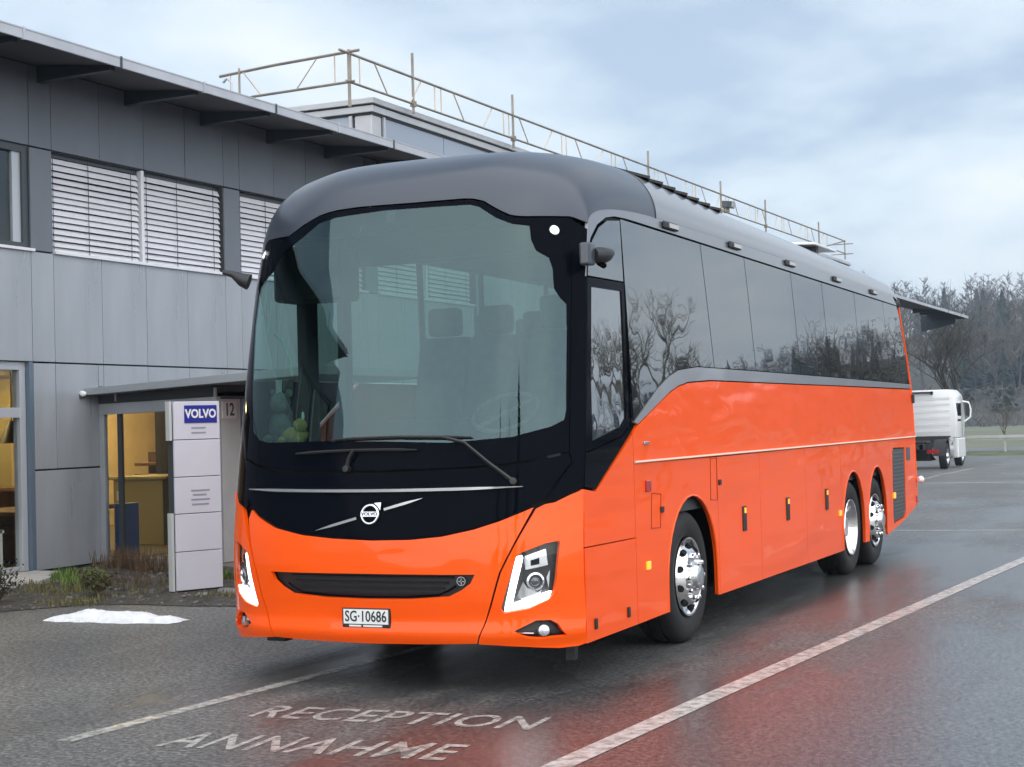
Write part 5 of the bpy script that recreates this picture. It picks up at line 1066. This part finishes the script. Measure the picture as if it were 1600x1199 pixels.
# forest on the hillside, one mass of hundreds of trees
def bare_data(rnd, h):
    vs = []; fs = []
    def seg(p, q_, w):
        d = (q_ - p).normalized(); s_ = d.cross(Vector((rnd.gauss(0, 1), rnd.gauss(0, 1), .2))).normalized() * w; o = len(vs); vs.extend([tuple(p - s_), tuple(p + s_), tuple(q_)]); fs.append((o, o + 1, o + 2))
    seg(Vector((0, 0, 0)), Vector((rnd.gauss(0, .2), rnd.gauss(0, .2), h)), h * .016)
    for i in range(26):
        z = h * rnd.uniform(.3, .92); a = rnd.uniform(0, 6.283); L_ = h * .30 * (1.15 - z / h); d = Vector((math.cos(a), math.sin(a), rnd.uniform(.5, 1.5))).normalized(); p0 = Vector((0, 0, z)); p1 = p0 + d * L_; seg(p0, p1, h * .006)
        for j in range(7):
            b = p0.lerp(p1, rnd.uniform(.25, 1)); d2 = (d + Vector((rnd.gauss(0, .7), rnd.gauss(0, .7), rnd.gauss(.2, .4)))).normalized(); seg(b, b + d2 * L_ * rnd.uniform(.3, .6), h * .0035)
    return vs, fs
rnd = random.Random(2)
kinds = {'c': [conifer_data(rnd, 1, .27, 24, 17) for _ in range(5)], 'b': [bare_data(rnd, 1) for _ in range(6)]}
acc = {'c': ([], []), 'b': ([], [])}; cnt = {'c': 0, 'b': 0}
for i in range(1500):
    y = 258 + 180 * rnd.random(); x = rnd.uniform(-180, 260)
    if x < -75 and rnd.random() < .5: continue
    kind = 'c' if rnd.random() < (.05 if x < -45 else .20) + .06 * (y > 360) else 'b'
    k_ = max(0., min(1., (x + 25) / 80))
    if x > 118: continue
    h = rnd.uniform(12, 20) * (1 - .35 * k_) * (.86 if kind == 'c' else 1.0); v, f = rnd.choice(kinds[kind]); A, Fc = acc[kind]
    V = np.array(v) * h; a = rnd.uniform(0, 6.283); c_, s_ = math.cos(a), math.sin(a); V = np.stack([V[:, 0] * c_ - V[:, 1] * s_, V[:, 0] * s_ + V[:, 1] * c_, V[:, 2]], 1) + np.array([x, y, hillz(x, y) - .2])
    A.append(V); Fc += [tuple(j + cnt[kind] for j in q_) for q_ in f]; cnt[kind] += len(v)
for kind, m_, lab in (('c', needle, 'dark mass of conifer forest on the far hillside'), ('b', mat('far_bark', (.085, .075, .065), .9), 'grey mass of leafless woodland on the far hillside')):
    me = bpy.data.meshes.new('forest'); me.from_pydata(np.concatenate(acc[kind][0]).tolist(), [], acc[kind][1]); me.materials.append(m_); stuff(tag(link('forest', me), lab, 'forest'))
# shrubby hedge line before the wood
q = MB()
for i in range(5200):
    x = rnd.uniform(-90, 140); y = rnd.uniform(235, 252); z = -.5 + rnd.random() ** 1.5 * 6; a = Vector((rnd.gauss(0, 1), rnd.gauss(0, 1), rnd.gauss(0, 1.5))).normalized() * rnd.uniform(.5, 1.5); b = a.orthogonal().normalized() * .2; c = Vector((x, y, z)); q.add([c - a, c + b, c + a], [(0, 1, 2)])
stuff(tag(q.build('hedge', mat('hedge_twigs', (.07, .065, .05), .9), None, fixn=False), 'low dark hedge of twigs at the foot of the wood', 'hedge'))

# ================================================================== HAZE
HAZE = .0005
if HAZE:
    q = MB(); q.box((-290, -60, -1.7), (360, 560, 52)); hz_o = q.build('haze', bpy.data.materials.new('haze_air'), None)
    hm = hz_o.data.materials[0]; hm.use_nodes = True; t = hm.node_tree; t.nodes.clear(); o_ = t.nodes.new('ShaderNodeOutputMaterial'); v_ = t.nodes.new('ShaderNodeVolumePrincipled')
    v_.inputs['Color'].default_value = (.60, .74, .92, 1); v_.inputs['Density'].default_value = HAZE; v_.inputs['Anisotropy'].default_value = .1; t.links.new(v_.outputs[0], o_.inputs['Volume'])
    tag(stuff(hz_o), 'pale blue winter haze over the yard and woods', 'haze')
